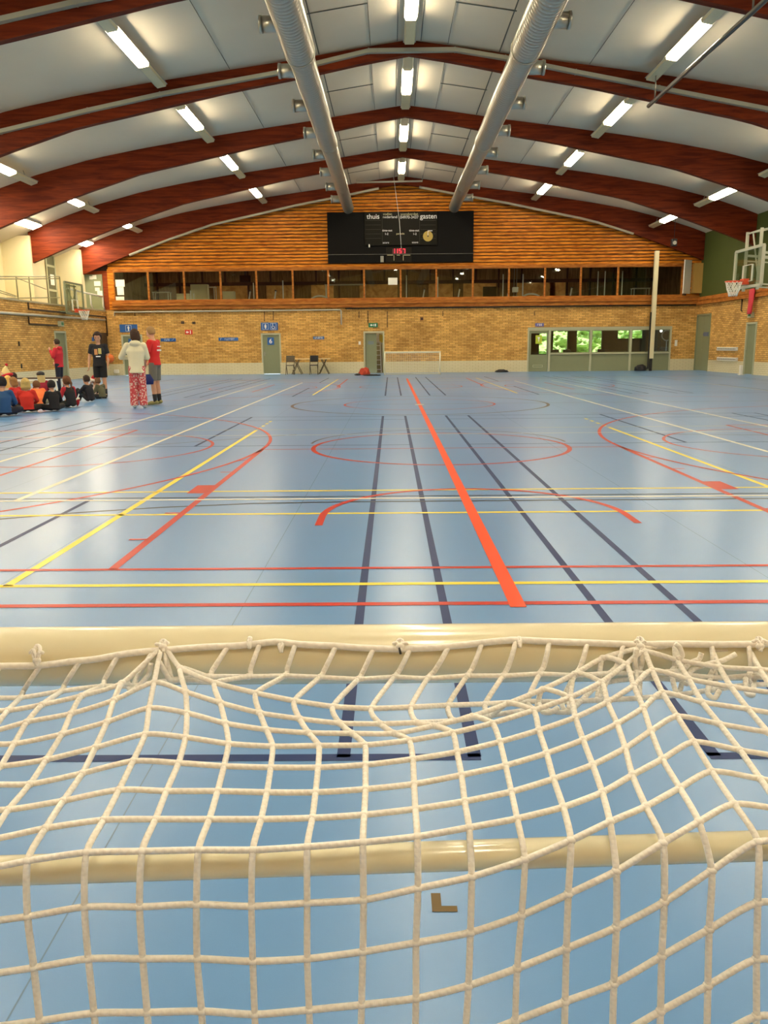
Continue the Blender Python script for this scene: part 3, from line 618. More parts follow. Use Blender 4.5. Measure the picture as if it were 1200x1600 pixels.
# ------------------------------------------------------------ office front
o7=lambda px,py=550: at(px,py,YW).x
y0=YW+.05
xs_=[o7(858),o7(922.5),o7(984.5),OFF[1]-.03]
bm=bmesh.new(); 
bx(bm,OFF[0],OFF[0]+.08,YW,YW+.15,0,2.15); bx(bm,OFF[1]-.08,OFF[1],YW,YW+.15,0,2.15); bx(bm,OFF[0],OFF[1],YW-.02,YW+.17,2.15,2.22); bx(bm,OFF[0]+.08,OFF[1]-.08,YW,YW+.15,2.06,2.15)
for x in xs_[:3]: bx(bm,x-.05,x+.05,YW-.03,YW+.17,0,2.1)
bx(bm,xs_[0]+.05,OFF[1]-.08,YW-.04,YW+.17,.86,.93)
struct(obj('trim_11',bm,M_DFR))
bm=bmesh.new(); bx(bm,xs_[0]+.05,OFF[1]-.08,YW+.02,YW+.12,0,.86); struct(obj('wall_office_parapet',bm,M_DOOR))
for i in range(3):
    a=xs_[i]+.05; b_=xs_[i+1]-.05
    bm=bmesh.new(); bx(bm,a,a+.03,YW+.02,YW+.1,.93,2.06); bx(bm,b_-.03,b_,YW+.02,YW+.1,.93,2.06); bx(bm,a+.03,b_-.03,YW+.02,YW+.1,.93,.96); bx(bm,a+.03,b_-.03,YW+.02,YW+.1,2.03,2.06)
    wn=struct(obj('window_%d'%(16+i),bm,M_DOOR)); box('pane',a+.03,b_-.03,YW+.05,YW+.056,.96,2.03,GLASS,wn)
# office door
xa=OFF[0]+.1; xb=xs_[0]-.07
bm=bmesh.new(); wall_holes(bm,'y',YW+.03,YW+.08,xa,xb,.01,2.05,[(o7(829.5),o7(854),.85,1.93)])
dd=struct(obj('door_4',bm,M_DOOR)); box('pane',o7(829.5),o7(854),YW+.05,YW+.056,.85,1.93,GLASS,dd)
a=o7(833); b_=o7(848.5)
bm=bmesh.new(); bx(bm,a,b_,YW+.015,YW+.03,.22,.24);bx(bm,a,b_,YW+.015,YW+.03,.32,.34);bx(bm,a,a+.02,YW+.015,YW+.03,.24,.32);bx(bm,b_-.02,b_,YW+.015,YW+.03,.24,.32); obj('letter_slot',bm,M_DFR,dd)
bm=bmesh.new(); cyl(bm,(xb-.06,YW-.02,1.02),(xb-.06,YW+.03,1.02),.012); cyl(bm,(xb-.18,YW-.015,1.02),(xb-.06,YW-.015,1.02),.01); obj('door_handle',bm,M_GREY,dd)
p=at(837,524,YW+.045); q=at(846.5,537,YW+.045)
pp=thing('door_poster','bright lime green poster on the glazed office door','poster',((p.x+q.x)/2,YW+.042,(p.z+q.z)/2))
hw=(q.x-p.x)/2; hh=(p.z-q.z)/2
box('sheet',-hw,hw,-.004,.004,-hh,hh,mat('lime_poster',(0.50,0.62,0.04),.6),pp); 
bm=bmesh.new(); prism(bm,[(-.07,.12),(.07,.12),(.02,.0),(.02,-.1),(-.02,-.1),(-.02,.0)],-.008,-.004); obj('funnel_mark',bm,PWH,pp)
# office room, back wall with openings to the garden
YB=46.8
def hole(a,b,c,d_): p=at(a,b,YB); q=at(c,d_,YB); return (p.x,q.x,q.z,p.z)
holes=[hole(843,515,855.5,553),hole(865,515,886,553),hole(902,515,921.5,553),hole(926,515,939.5,553),hole(966,515,1004,528.5)]
bm=bmesh.new(); wall_holes(bm,'y',YB,YB+.15,6.7,17.6,0,2.6,holes)
MO=mat('office_wall_brown',(0.13,0.09,0.045),.8); struct(obj('wall_back_office',bm,MO)); shell('office',6.75,17.6,YW+.26,YB,0.0,2.6,MO,back=False)
for i,h_ in enumerate(holes): struct(box('window_%d'%(19+i),h_[0],h_[1],YB+.06,YB+.066,h_[2],h_[3],GLASS))
struct(box('floor_garden',0,26,YB+.15,62,-.3,-.05,mat('garden_grass',(0.20,0.36,0.08),.9,var=.4,vscale=3)))
bm=bmesh.new(); bmesh.ops.create_grid(bm,x_segments=160,y_segments=40,size=1)
nz=mathutils.noise
for v in bm.verts:
    x=v.co.x*12+13; z=(v.co.y+1)*1.9-.1; v.co=Vector((x,54+.9*nz.noise(Vector((x*1.3,z*1.5,0)))+.5*nz.noise(Vector((x*5,z*5,3)))-z*.15,z))
fol=mat('garden_hedge_leaves',(0.50,0.62,0.26),.8,var=.6,vscale=5)
tag(obj('garden_hedge',bm,fol,smooth=False),'bright green sunlit hedge seen through the office windows','hedge')
sd=bpy.data.lights.new('sun','SUN'); sd.energy=8; sd.angle=.02; so=bpy.data.objects.new('sun',sd); COL.objects.link(so); so.rotation_euler=(math.radians(-50),math.radians(-15),0)
so.rotation_euler=Vector((.3,.75,-.85)).to_track_quat('-Z','Y').to_euler()
# office furniture
table('office_desk','white desk seen through the rightmost office windows',at(1035,555,YW+2).x,YW+2,0,1.5,.7,.95,M_WHITE,M_WHITE)
table('office_desk','white table behind the third office window',at(1003,555,YW+2).x-.32,YW+2,0,1.15,.7,.93,M_WHITE,M_WHITE)
table('office_desk','long dark table with objects behind the middle office window',at(958,555,YW+3).x,YW+3,0,1.8,.8,1.05,M_BROWN,M_BROWN)
def chair_o(px,lab):
    p=at(px,555,YW+1.4); t=thing('office_chair',lab,'chair',(p.x,YW+1.4,0)); 
    box('seat',-.22,.22,-.22,.22,.45,.52,M_DARK,t,bevel=.02); box('backrest',-.2,.2,-.24,-.19,.6,1.1,M_DARK,t,bevel=.02)
    bm=bmesh.new(); cyl(bm,(0,0,.05),(0,0,.45),.03,8)
    for k in range(5): obar(bm,(0,0,.06),(.26*math.cos(k*1.257),.26*math.sin(k*1.257),.04),.04,.03)
    obj('base',bm,M_GREY,t)
chair_o(866,'dark office chair behind the left edge of the first office window'); chair_o(884,'dark office chair in the middle of the first office window'); chair_o(937,'dark office chair behind the second office window')
bm=bmesh.new(); p=at(1042,524,YW+3.2); tube(bm,[(p.x+.28*math.cos(i*PI/12),YW+3.2,p.z+.28*math.sin(i*PI/12)) for i in range(24)],.03,6,closed=True)
o_=tag(obj('ring_mirror',bm,M_GREY),'round grey ring on a stand behind the rightmost office window','ring'); box('stand',p.x-.02,p.x+.02,YW+3.18,YW+3.22,0,p.z-.27,M_GREY,o_)
p=at(1033,517,YW+2.4); bm=bmesh.new(); sphere(bm,Vector((p.x,YW+2.4,p.z)),.07,12)
o_=tag(obj('globe_lamp',bm,mat('globe_lamp_glow',(1,1,.9),.4,emit=(1,.97,.85),es=3)),'small glowing white globe lamp behind the rightmost office window','lamp'); box('stem',p.x-.012,p.x+.012,YW+2.388,YW+2.412,0,p.z-.06,M_DARK,o_)
# ------------------------------------------------------------ right wall
DR1=(40.25,41.95,0,2.72); DR2=(35.15,36.05,0,2.16)
bm=bmesh.new(); wall_holes(bm,'x',XR,XR+.25,YN,YW+.25,0.55,3.25,[DR1,DR2]); wr=struct(obj('wall_right',bm,M_BRY))
bm=bmesh.new(); wall_holes(bm,'x',XR-.012,XR+.25,YN,YW,0,0.55,[DR1,DR2]); obj('painted_base',bm,M_WBY,wr)
bm=bmesh.new(); bx(bm,XR,XR+.25,YN,YW+.25,3.62,7.2); obj('green_upper_wall',bm,M_GREENW,wr)
bm=bmesh.new(); bx(bm,XR-.1,XR+.2,YN,YW,3.25,3.62)
for z in (3.25,3.44): bx(bm,XR-.13,XR-.1,YN,YW,z,z+.15)
obj('timber_band',bm,M_SILLW,wr)
def side_door(n,h_,double,X,inward):
    y0,y1,_,z1=h_; xa,xb=(X+.02,X+.07) if inward>0 else (X-.07,X-.02)
    bm=bmesh.new()
    if double:
        ym=(y0+y1)/2; bx(bm,xa,xb,y0+.02,ym-.005,.01,z1-.02); bx(bm,xa,xb,ym+.005,y1-.02,.01,z1-.02)
    else: bx(bm,xa,xb,y0+.02,y1-.02,.01,z1-.02)
    d=struct(obj('door_%d'%n,bm,M_DOOR)); bm=bmesh.new(); e0,e1=(X-.04,X+.12) if inward>0 else (X-.12,X+.04)
    bx(bm,e0,e1,y0-.06,y0+.02,0,z1+.06); bx(bm,e0,e1,y1-.02,y1+(.06 if not double else .02),0,z1+.06); bx(bm,e0,e1,y0+.02,y1-.02,z1-.02,z1+.06)
    obj('door_frame',bm,M_DOOR if double else M_DFR,d)
    s=-1 if inward>0 else 1
    bm=bmesh.new(); hy=(y0+y1)/2-.1 if double else y1-.1; cyl(bm,(X+s*.07,hy,1.03),(X,hy,1.03),.01,6); cyl(bm,(X+s*.06,hy,1.03),(X+s*.06,hy-.12,1.03),.01,6); obj('door_handle',bm,M_GREY,d)
    return d
side_door(5,DR1,True,XR,1); side_door(6,DR2,False,XR,1)
def wsign(name,px,py,wpx,hpx,m,label,cat,X,s=-1,thick=.03,ysz=None):
    c=atx(px,py,X); sc=c.y/F; t=thing(name,label,cat,(X+s*.005,c.y,c.z)); h=hpx*sc; w_=ysz or 1.0
    box('panel',min(0,s*thick),max(0,s*thick),-w_/2,w_/2,-h/2,h/2,m,t,bevel=.005); return t
t=wsign('arrow_sign',1104,522,11,6,mat('grey_blue_sign',(0.12,0.15,0.24),.5),'grey-blue arrow shaped sign on the tall double door','sign',XR,ysz=.55)
bm=bmesh.new(); A_=[bm.verts.new((-.033,a,b)) for a,b in ((.27,.1),(.27,-.1),(.4,0))]; B_=[bm.verts.new((-.0,a,b)) for a,b in ((.27,.1),(.27,-.1),(.4,0))]; bm.faces.new(A_); bm.faces.new(B_[::-1])
for i in range(3): bm.faces.new((A_[i],A_[(i+1)%3],B_[(i+1)%3],B_[i]))
obj('arrow_tip',bm,mat('grey_blue_sign',(0,0,0)),t)
for py,lab in ((545,'upper of two long white wall boxes between the right doors'),(561,'lower of two long white wall boxes between the right doors')):
    t=wsign('wall_socket_rail',1137.5,py,33,5.3,M_WHITE,lab,'wall box',XR,thick=.08,ysz=2.2)
    bm=bmesh.new()
    for k in range(18): bx(bm,-.088,-.08,-1+.115*k,-1+.115*k+.045,-.03,.02)
    obj('slots',bm,M_BROWN,t)
t=wsign('emergency_light',1176,492,11,8,M_DFR,'pale emergency light unit below the red cloth on the right wall','lamp',XR,thick=.14,ysz=.35); box('green_lens',-.145,-.138,-.12,.12,-.06,.06,mat('green_lens',(0.05,0.22,0.08),.4),t)
# red vest
c=atx(1181,470,XR); bm=bmesh.new()
pr=[(.16,.0),(.2,.12),(.19,.3),(.24,.45),(.27,.6),(.22,.74),(.27,.9),(.16,1.0)]
L=[];
for h,w_ in [(b,a) for a,b in pr]:
    ring=[bm.verts.new((XR-.21-.05*math.sin(a)-.02*math.sin(9*a+h*5),c.y+w_*math.cos(a)*.9-(h-.5)*.12,c.z-.55+h*1.05)) for a in [2*PI*k/16 for k in range(16)]]; L.append(ring)
for a,b in zip(L,L[1:]):
    for k in range(16): bm.faces.new((a[k],a[(k+1)%16],b[(k+1)%16],b[k]))
bm.faces.new(L[0][::-1]); bm.faces.new(L[-1])
tag(obj('red_vest',bm,mat('red_cloth',(0.65,0.05,0.07),.8),smooth=True),'pinkish red cloth hanging high on the right wall','cloth')
bm=bmesh.new(); a=atx(1161,464,XR); b=atx(1163,486,XR); tube(bm,[(XR-.04,a.y,3.25),(XR-.04,a.y,b.z+.05),(XR-.04,a.y-.1,b.z)],.03,6); tag(obj('drop_pipe',bm,M_BROWN),'brown drop pipe on the right wall left of the red cloth','pipe')
t=thing('boot_scraper','small white stand leaning at the foot of the right wall','stand',tuple(atz(1157,586))); t.name='floor_stand'
box('upright',-.04,.04,-.1,.1,0,.42,M_WHITE,t,bevel=.01); box('foot',-.08,.1,-.14,.14,0,.03,M_WHITE,t)
# near wall
struct(box('wall_near',XG-.3,XR+.3,YN-.25,YN,0,9.6,M_BRX))
# ------------------------------------------------------------ left wall and gallery
DL=(35.45,36.55,0,2.08)
bm=bmesh.new(); wall_holes(bm,'x',XL-.2,XL,YN,YW+.02,.5,3.22,[DL]); wlft=struct(obj('wall_left',bm,M_BRY))
bm=bmesh.new(); wall_holes(bm,'x',XL-.2,XL+.012,YN,YW,0,.5,[DL]); obj('painted_base',bm,M_WBY,wlft)
bm=bmesh.new(); bx(bm,XG,XL-.2,YN,YW+.02,3.0,3.12); bx(bm,XL-.22,XL+.03,YN,YW+.02,3.22,3.29); obj('gallery_slab',bm,mat('concrete_edge',(0.42,0.36,0.22),.8),wlft)
struct(box('wall_gallery',XG-.25,XG,YN,YW+.25,3.0,7.0,M_CREAM))
struct(box('wall_gallery_underside',XG-.25,XG,YN,YW+.25,0,3.0,M_BRY))
side_door(7,DL,False,XL,-1)
# recess near the corner
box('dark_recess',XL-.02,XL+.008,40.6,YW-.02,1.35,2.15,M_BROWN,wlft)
t=wsign('room_sign',145,530,5,6,M_BLUE,'small blue sign on the left wall behind the person in black','sign',XL,s=1,thick=.02,ysz=.3)
t=wsign('emergency_light',92.5,506,9,8,M_DFR,'pale emergency light above the left wall door','lamp',XL,s=1,thick=.14,ysz=.35); box('green_lens',.138,.145,-.12,.12,-.06,.06,mat('green_lens',(0.05,0.22,0.08),.4),t)
for px,py,lab in ((29,537,'upper dark wall socket on the left brick wall'),(33,572,'lower dark wall socket on the left brick wall')): wsign('wall_socket',px,py,3,7,M_DARK,lab,'socket',XL,s=1,thick=.03,ysz=.08)
bm=bmesh.new(); tube(bm,[(XL+.06,18,2.62),(XL+.06,YW-.3,2.80)],.05,8); tag(obj('wall_pipe',bm,mat('pale_pipe',(0,0,0))),'long pale pipe running along the left brick wall','pipe')
bm=bmesh.new(); a=atx(42,486,XL); b=atx(170,492,XL); tube(bm,[(XL+.08,a.y,3.2),(XL+.08,a.y,2.95),(XL+.08,YW-.2,2.95),(XL+.08,YW-.15,2.0)],.035,8); tag(obj('cable_conduit',bm,M_BROWN),'dark cable conduit above the pipe on the left wall','pipe')
bm=bmesh.new(); a=atx(43,495,XL); b=atx(43,506,XL); c=atx(88,508,XL); tube(bm,[(XL+.04,a.y,a.z),(XL+.04,a.y,b.z),(XL+.04,c.y,b.z)],.03,6); tag(obj('drop_pipe',bm,M_BROWN),'thin brown pipe leading to the emergency light on the left wall','pipe')
# gallery railing
XR_=-14.72
t=thing('gallery_railing','green-grey tubular railing along the left gallery','railing',(XR_,30,3.3))
M_RAIL=mat('rail_green_grey',(0.30,0.29,0.16),.5)
def rp(px,py): p=atx(px,py,XR_); return Vector((0,p.y-30,p.z-3.3))
for (a,b) in (((-180,432),(93,432)),((-180,437),(93,435.5)),((-180,468),(93,465))):
    bm=bmesh.new(); cyl(bm,rp(*a),rp(*b),.025,6); obj('rail',bm,M_RAIL,t)
for px in (-120,-60,-20,25,45,93):
    bm=bmesh.new(); p=rp(px,433); cyl(bm,p,Vector((0,p.y,-.02)),.03,6); obj('post',bm,M_RAIL,t)
for a,b in (((25,434),(72,452)),((-40,440),(26,463)),((-40,446),(24,464))):
    bm=bmesh.new(); cyl(bm,rp(*a),rp(*b),.018,6); obj('brace',bm,M_RAIL,t)
t=thing('white_railing','low white railing at the far end of the left gallery','railing',(-14.7,38,3.3))
P=[atx(px,py,-14.7) for px,py in ((133,459),(153,463),(167,465))]; P=[Vector((0,p.y-38,p.z-3.3)) for p in P]
P=[Vector((.06,-1.0,.78)),Vector((.06,.4,.72)),Vector((.06,2.2,.68)),Vector((.06,3.9,.66))]
bm=bmesh.new(); tube(bm,P,.045,8); obj('rail',bm,M_WHITE,t)
for p in P:
    bm=bmesh.new(); tube(bm,[p,Vector((p.x,p.y,.18)),Vector((p.x,p.y+.22,-.02))],.04,6); obj('post',bm,M_WHITE,t)
# gallery door (green, slanted top) with papers
d=struct(box('door_8',-15.55,-14.62,YW-.03,YW+.02,3.12,5.05,M_DOOR))
for px,py,wd,hh in ((152,443,10,7),(152,452,7,5),(156,459,8,9),(142,434,5,5),(147.5,433,6,6)):
    p=at(px,py,YW-.05); tag(box('paper_sheet',p.x-wd/62,p.x+wd/62,YW-.05,YW-.035,p.z-hh/62,p.z+hh/62,M_PAPER),'white paper on the green gallery door, '+{(152,443):'wide upper one',(152,452):'small middle one',(156,459):'tall lowest one',(142,434):'top left one',(147.5,433):'top right one'}[(px,py)],'paper')
p=at(150,409,YW-.3); t=thing('air_unit','small white box unit on the red boards above the gallery door','air unit',(p.x,YW+.0,p.z)); box('case',-.22,.22,-.2,0,-.12,.12,M_WHITE,t,bevel=.02); box('grille',-.18,.18,-.206,-.2,-.09,-.03,M_GREY,t)
# columns and tall gallery window
for y,lab in ((36.0,'second'),(30.0,'third'),(41.6,'first')): tag(box('cream_column',XG,-15.45,y-.22,y+.22,3.0,prof(TOP,XG-RX)+.3 if y<40 else 6.2,M_CREAM),'cream column carrying a timber arch on the left gallery, %s from the far wall'%lab,'column')
y0=atx(72,430,XG).y; y1=atx(85,430,XG).y
struct(box('window_30',XG,XG+.04,y0,y1,3.12,6.0,mat('dark_green_pane',(0.09,0.095,0.05),.3)))
bm=bmesh.new()
for z in (4.2,5.35,6.0): bx(bm,XG+.04,XG+.07,y0,y1,z-.05,z+.05)
for y in (y0,y1): bx(bm,XG+.04,XG+.07,y-.05,y+.05,3.12,6.0)
struct(obj('trim_12',bm,M_DFR))
tag(box('paper_sheet',XG+.07,XG+.08,(y0+y1)/2-.2,(y0+y1)/2+.25,4.45,4.95,M_PAPER),'white paper on the tall gallery window pane','paper')
# ------------------------------------------------------------ lamps
M_LIT=mat('lit_lamp_diffuser',(1,1,1),.5,emit=LAMP_C,es=LAMP_E)
M_UNL=mat('unlit_lamp_cover',(0.62,0.55,0.33),.3)
M_HOUS=mat('lamp_housing',(0.42,0.40,0.32),.5,metal=.2)
def lamp_proto():
    t=thing('ceiling_light','x','ceiling light')
    w_=.17
    bm=bmesh.new(); prism(bm,[(-.07,.10),(.07,.10),(w_,0.015),(-w_,0.015)],0,5.3); obj('housing',bm,M_HOUS,t)
    bm=bmesh.new(); prism(bm,[(-w_+.02,.012),(w_-.02,.012),(w_-.05,-.055),(-w_+.05,-.055)],1.4,3.6); obj('lit_diffuser',bm,M_LIT,t)
    bm=bmesh.new(); prism(bm,[(-w_+.02,.012),(w_-.02,.012),(w_-.05,-.05),(-w_+.05,-.05)],3.65,5.25); obj('unlit_cover',bm,M_UNL,t)
    bm=bmesh.new(); prism(bm,[(-w_+.02,.012),(w_-.02,.012),(w_-.05,-.05),(-w_+.05,-.05)],.05,1.35); obj('unlit_cover',bm,M_UNL,t)
    for y in (.6,4.7): bm=bmesh.new(); cyl(bm,(0,y,.1),(0,y,.32),.012,6); obj('suspension_rod',bm,M_GREY,t)
    return t
proto=lamp_proto(); first=True
ORD=['first','second','third','fourth','fifth','sixth','seventh','eighth']
ROWS=[(0,9.30,'ridge row'),(-6.72,8.32,'left inner row'),(6.5,8.32,'right inner row'),(-12.95,7.03,'outer left row'),(12.3,7.0,'outer right row')]
for u,z,rn in ROWS:
    for k in range(8):
        y=36-6*k+.25
        lab='tube ceiling light in the %s, %s from the scoreboard wall'%(rn,ORD[k])
        if first: o=proto; o.location=(RX+u,y,z); o['label']=lab; o['group']='ceiling tube lights'; first=False
        else: o=dup(proto,(RX+u,y,z),0,lab,'ceiling tube lights')
        if abs(u)>10: o.rotation_euler=(0,math.atan(-.33*(1 if u<0 else -1)),0)
        elif abs(u)>3: o.rotation_euler=(0,math.atan(-.2*(1 if u<0 else -1)),0)
def glamp(y,lab):
    t=thing('gallery_light',lab,'ceiling light',(-14.9,y,6.42),0,'flat gallery lights'); t.rotation_euler=(0,-.36,0)
    box('housing',-.22,.22,0,2.0,.0,.09,M_HOUS,t); box('lit_diffuser',-.2,.2,.04,1.96,-.04,.0,M_LIT,t); return t
for k,y in enumerate((39.4,33.4,27.4,21.4,15.4)): glamp(y,'flat bright light over the left gallery, %s from the far wall'%ORD[k])
# ------------------------------------------------------------ ducts
def duct(sx,lab):
    X=RX+2.6*sx; t=thing('ventilation_duct',lab,'duct',(X,YN+.2,8.0))
    pts=[];rs=[]; y=YN+.2
    while y<41.3:
        r=.345 if y<20.1 else (.30 if y<28.6 else .262)
        if 20.1<=y<20.5: r=.345-(y-20.1)/.4*.045
        if 28.6<=y<29: r=.30-(y-28.6)/.4*.038
        pts+= [Vector((0,y-YN-.2,0)),Vector((0,y+.115-YN-.2,0)),Vector((0,y+.13-YN-.2,0))]; rs+=[r,r,r+.008]; y+=.16
    bm=bmesh.new(); tube(bm,pts,.3,28,rs=rs); obj('duct_tube',bm,M_GALV,t)
    for y,r in ((15.8,.36),(20.05,.362),(28.6,.315),(36,.275)):
        bm=bmesh.new(); tube(bm,[(0,y-YN-.2,0),(0,y-YN-.12,0)],r,28); obj('joint_ring',bm,M_GALV,t)
    for k in range(8):
        y=18.6+2.93*k-YN-.2; bm=bmesh.new()
        n=20; 
        tube(bm,[(sx*.2,y,.03),(sx*.62,y,.03)],.16,n,caps=True); tube(bm,[(sx*.62,y,.03),(sx*.68,y,.03)],.175,n,caps=True)
        nz_=obj('nozzle',bm,M_GALV,t); bm=bmesh.new(); tube(bm,[(sx*.681,y,.03),(sx*.686,y,.03)],.145,n); obj('opening',bm,M_DARK,nz_)
    for k in range(7):
        y=6*k+.0-YN-.2; 
        if y<0: continue
        bm=bmesh.new(); cyl(bm,(0,y,.3),(0,y,prof(BOT,2.6)-8.0+.1),.015,6); obj('hanger',bm,M_GREY,t)
duct(-1,'round galvanised air duct left of the ridge with side nozzles'); duct(1,'round galvanised air duct right of the ridge with side nozzles')
# trim pipes under the last arch, rail, speaker, bar
for a,b,lab in (((200,371),(592,287),'pale rail following the roof slope, left half of the scoreboard wall'),((655,288),(990,366),'pale rail following the roof slope, right half of the scoreboard wall')):
    bm=bmesh.new(); pts=[]
    for i in range(13):
        f=i/12; p=at(a[0]+(b[0]-a[0])*f,a[1]+(b[1]-a[1])*f,41.5); z=prof(BOT,p.x-RX)-.0; pts.append((p.x,41.52,z-.05))
    tube(bm,pts,.06,6); tag(obj('roof_rail',bm,mat('pale_rail',(0.40,0.36,0.27),.5)),lab,'rail')
bm=bmesh.new(); a=at(557,285,40.8); b=at(660,283,40.8); cyl(bm,a,b,.045,8)
for p in (a,b): cyl(bm,p,Vector((p.x,p.y,prof(TOP,p.x-RX))),.012,5)
tag(obj('hanging_bar',bm,M_GREY),'thin grey bar hanging level under the ridge in front of the scoreboard wall','bar')
bm=bmesh.new(); a=atz(1013,166,7.5); b=atz(1192,4,7.5); b=a+(b-a)*1.3; b.x=a.x+(b.x-a.x); cyl(bm,a,b,.05,8)
for p in (a+(b-a)*.06,a+(b-a)*.72): cyl(bm,p,Vector((p.x,p.y,prof(BOT,p.x-RX)+.1)),.02,5)
tag(obj('ceiling_pole',bm,mat('dark_steel',(0.10,0.095,0.08),.35,metal=.6)),'long dark steel pole slung under the arches at the upper right','pole')
p=at(1053,379,40.6); t=thing('hanging_speaker','small black loudspeaker hanging in the upper right corner','speaker',p)
box('cabinet',-.13,.13,-.12,.12,-.17,.17,M_DARK,t,bevel=.03); bm=bmesh.new(); cyl(bm,(0,0,.17),(0,0,prof(TOP,p.x-RX)-p.z-.02),.012,5); obj('cable',bm,M_DARK,t); bm=bmesh.new(); bmesh.ops.create_cone(bm,cap_ends=True,segments=20,radius1=.09,radius2=.09,depth=.01,matrix=Matrix.Translation((0,-.125,-.02))@Matrix.Rotation(PI/2,4,'X')); obj('cone',bm,M_GREY,t)
# pole in front of the office
p=at(1016,578.5,41.35); t=thing('tall_post','tall cream post standing in front of the office windows','post',(p.x,p.y,0))
box('lower_post',-.06,.06,-.06,.06,0,.75,M_DARK,t); box('upper_post',-.10,.10,-.09,.09,.62,at(1025,392,p.y).z,mat('cream_post_paint',(0.72,0.66,0.42),.5),t,bevel=.01); box('side_rail',-.16,-.105,-.04,.04,.1,2.9,M_DARK,t)
# ------------------------------------------------------------ basketball hoops
def hoop(lab,X,Y,z0,s,m,wallx,arms=True,wd=1.8,bh=1.05):
    t=thing('basketball_hoop',lab,'basketball hoop',(X,Y,z0)); hw=wd/2; r=.035
    bm=bmesh.new()
    for a,b in (((0,-hw,0),(0,hw,0)),((0,-hw,bh),(0,hw,bh)),((0,-hw,0),(0,-hw,bh)),((0,hw,0),(0,hw,bh))): obar(bm,a,b,.07,.07,Vector((1,0,0)))
    obj('board_frame',bm,m,t)
    box('glass_board',-.006,.006,-hw+.04,hw-.04,.04,bh-.04,GLASS,t)
    bm=bmesh.new()
    for a,b in (((0,-.3,.15),(0,.3,.15)),((0,-.3,.6),(0,.3,.6)),((0,-.3,.15),(0,-.3,.6)),((0,.3,.15),(0,.3,.6))): obar(bm,Vector(a)+Vector((s*.012,0,0)),Vector(b)+Vector((s*.012,0,0)),.012,.05,Vector((1,0,0)))
    obj('target_square',bm,M_WHITE,t)
    bm=bmesh.new(); bx(bm,min(0,s*.16),max(0,s*.16),-.12,.12,.06,.22); tube(bm,[(s*(.38+.23*math.cos(i*PI/14)),.23*math.sin(i*PI/14),.15) for i in range(28)],.016,8,closed=True)
    rim=obj('rim',bm,M_ORNG,t)
    bm=bmesh.new()
    for k in range(12):
        pts=[]
        for sg in (1,-1):
            pts=[]
            for j in range(5):
                rr=.22-.022*j-(.02 if j>2 else 0); a=2*PI*k/12+sg*j*PI/12; pts.append((s*.38+rr*math.cos(a),rr*math.sin(a),.14-.1*j))
            tube(bm,pts,.008,5)
    obj('hoop_net',bm,M_PAPER,rim)
    if arms:
        L=wallx-X
        for y in (-.45,.45):
            bm=bmesh.new(); obar(bm,(-s*.1,y,-.1),(-s*.1,y,1.55),.07,.07); obj('upright',bm,m,t)
            bm=bmesh.new(); obar(bm,(-s*.1,y,.9),(L,y,.55),.06,.06); obar(bm,(-s*.1,y,.75),(L,y,.42),.035,.035); obj('wall_arm',bm,m,t)
            bm=bmesh.new(); obar(bm,(-s*.1,y,1.5),(L,y*1.5,2.6),.03,.03); obar(bm,(-s*.1,y,.05),(L,y,-.3),.04,.04); obj('stay',bm,m,t)
        bm=bmesh.new(); obar(bm,(-s*.1,-.45,1.5),(-s*.1,.45,1.5),.04,.04); obar(bm,(-s*.1,-.45,.2),(-s*.1,.1,1.5),.03,.03); obj('cross_bar',bm,m,t)
    else:
        for y in (-.5,-.25,.3):
            bm=bmesh.new(); obar(bm,(-s*.1,y,-.05),(-s*.1,y,1.25),.06,.06); obj('upright',bm,m,t)
        bm=bmesh.new(); obar(bm,(-s*.1,-.5,1.2),(-s*.1,.5,1.2),.04,.04); obar(bm,(-s*.1,-.5,1.1),(-s*.1,.3,.3),.03,.03); obar(bm,(-s*.1,.5,1.1),(-s*.1,-.2,.3),.03,.03); obar(bm,(-s*.06,-.3,.1),(wallx-X,-.3,.1),.05,.05); obar(bm,(-s*.06,.3,.1),(wallx-X,.3,.1),.05,.05); obj('fold_frame',bm,m,t)
    return t
hoop('basketball hoop with clear board held on long arms from the right wall',10.2,23.83,2.92,-1,mat('pale_board_steel',(0.50,0.50,0.38),.5),XR)
hoop('basketball hoop folded against the left gallery with a green-grey frame',-13.95,36.35,2.88,1,mat('green_board_steel',(0.20,0.22,0.13),.5),XL,False,2.0,1.3)
# ------------------------------------------------------------ far goal
M_GOAL=mat('cream_goal_paint',(0.80,0.75,0.54),.26,spec=.5,var=.03,vscale=8,bump=.015,bscale=25,coat=.5)
a=atz(601.5,586.3); b=atz(687,585.0); GY=(a.y+b.y)/2
t=thing('far_goal','small cream goal with a fine net standing by the far wall','goal',((a.x+b.x)/2,GY,0)); hw=(b.x-a.x)/2
for s in (-1,1):
    bm=bmesh.new(); cyl(bm,(s*hw,0,0),(s*hw,0,1.06),.035,12); obj('goal_post',bm,M_GOAL,t)
    bm=bmesh.new(); tube(bm,[(s*hw,0,1.06),(s*hw,.35,1.02),(s*hw,.75,.02),(s*hw,0,.02)],.018,8); obj('side_stay',bm,M_GOAL,t)
bm=bmesh.new(); cyl(bm,(-hw-.035,0,1.07),(hw+.035,0,1.07),.035,12); obj('crossbar',bm,M_GOAL,t)
bm=bmesh.new(); cyl(bm,(-hw,.35,1.02),(hw,.35,1.02),.015,8); cyl(bm,(-hw,.75,.02),(hw,.75,.02),.015,8); obj('rear_bar',bm,M_GOAL,t)
bm=bmesh.new(); prof_=[(0,1.06),(.35,1.03),(.75,.03)]
n=int(2*hw/.09)
for i in range(n+1):
    x=-hw+2*hw*i/n; tube(bm,[(x,y,z) for y,z in prof_],.004,4,caps=False)
for j in range(13):
    f=j/12; y=.35+.4*f; z=1.03-f; cyl(bm,(-hw,y,z),(hw,y,z),.004,4)
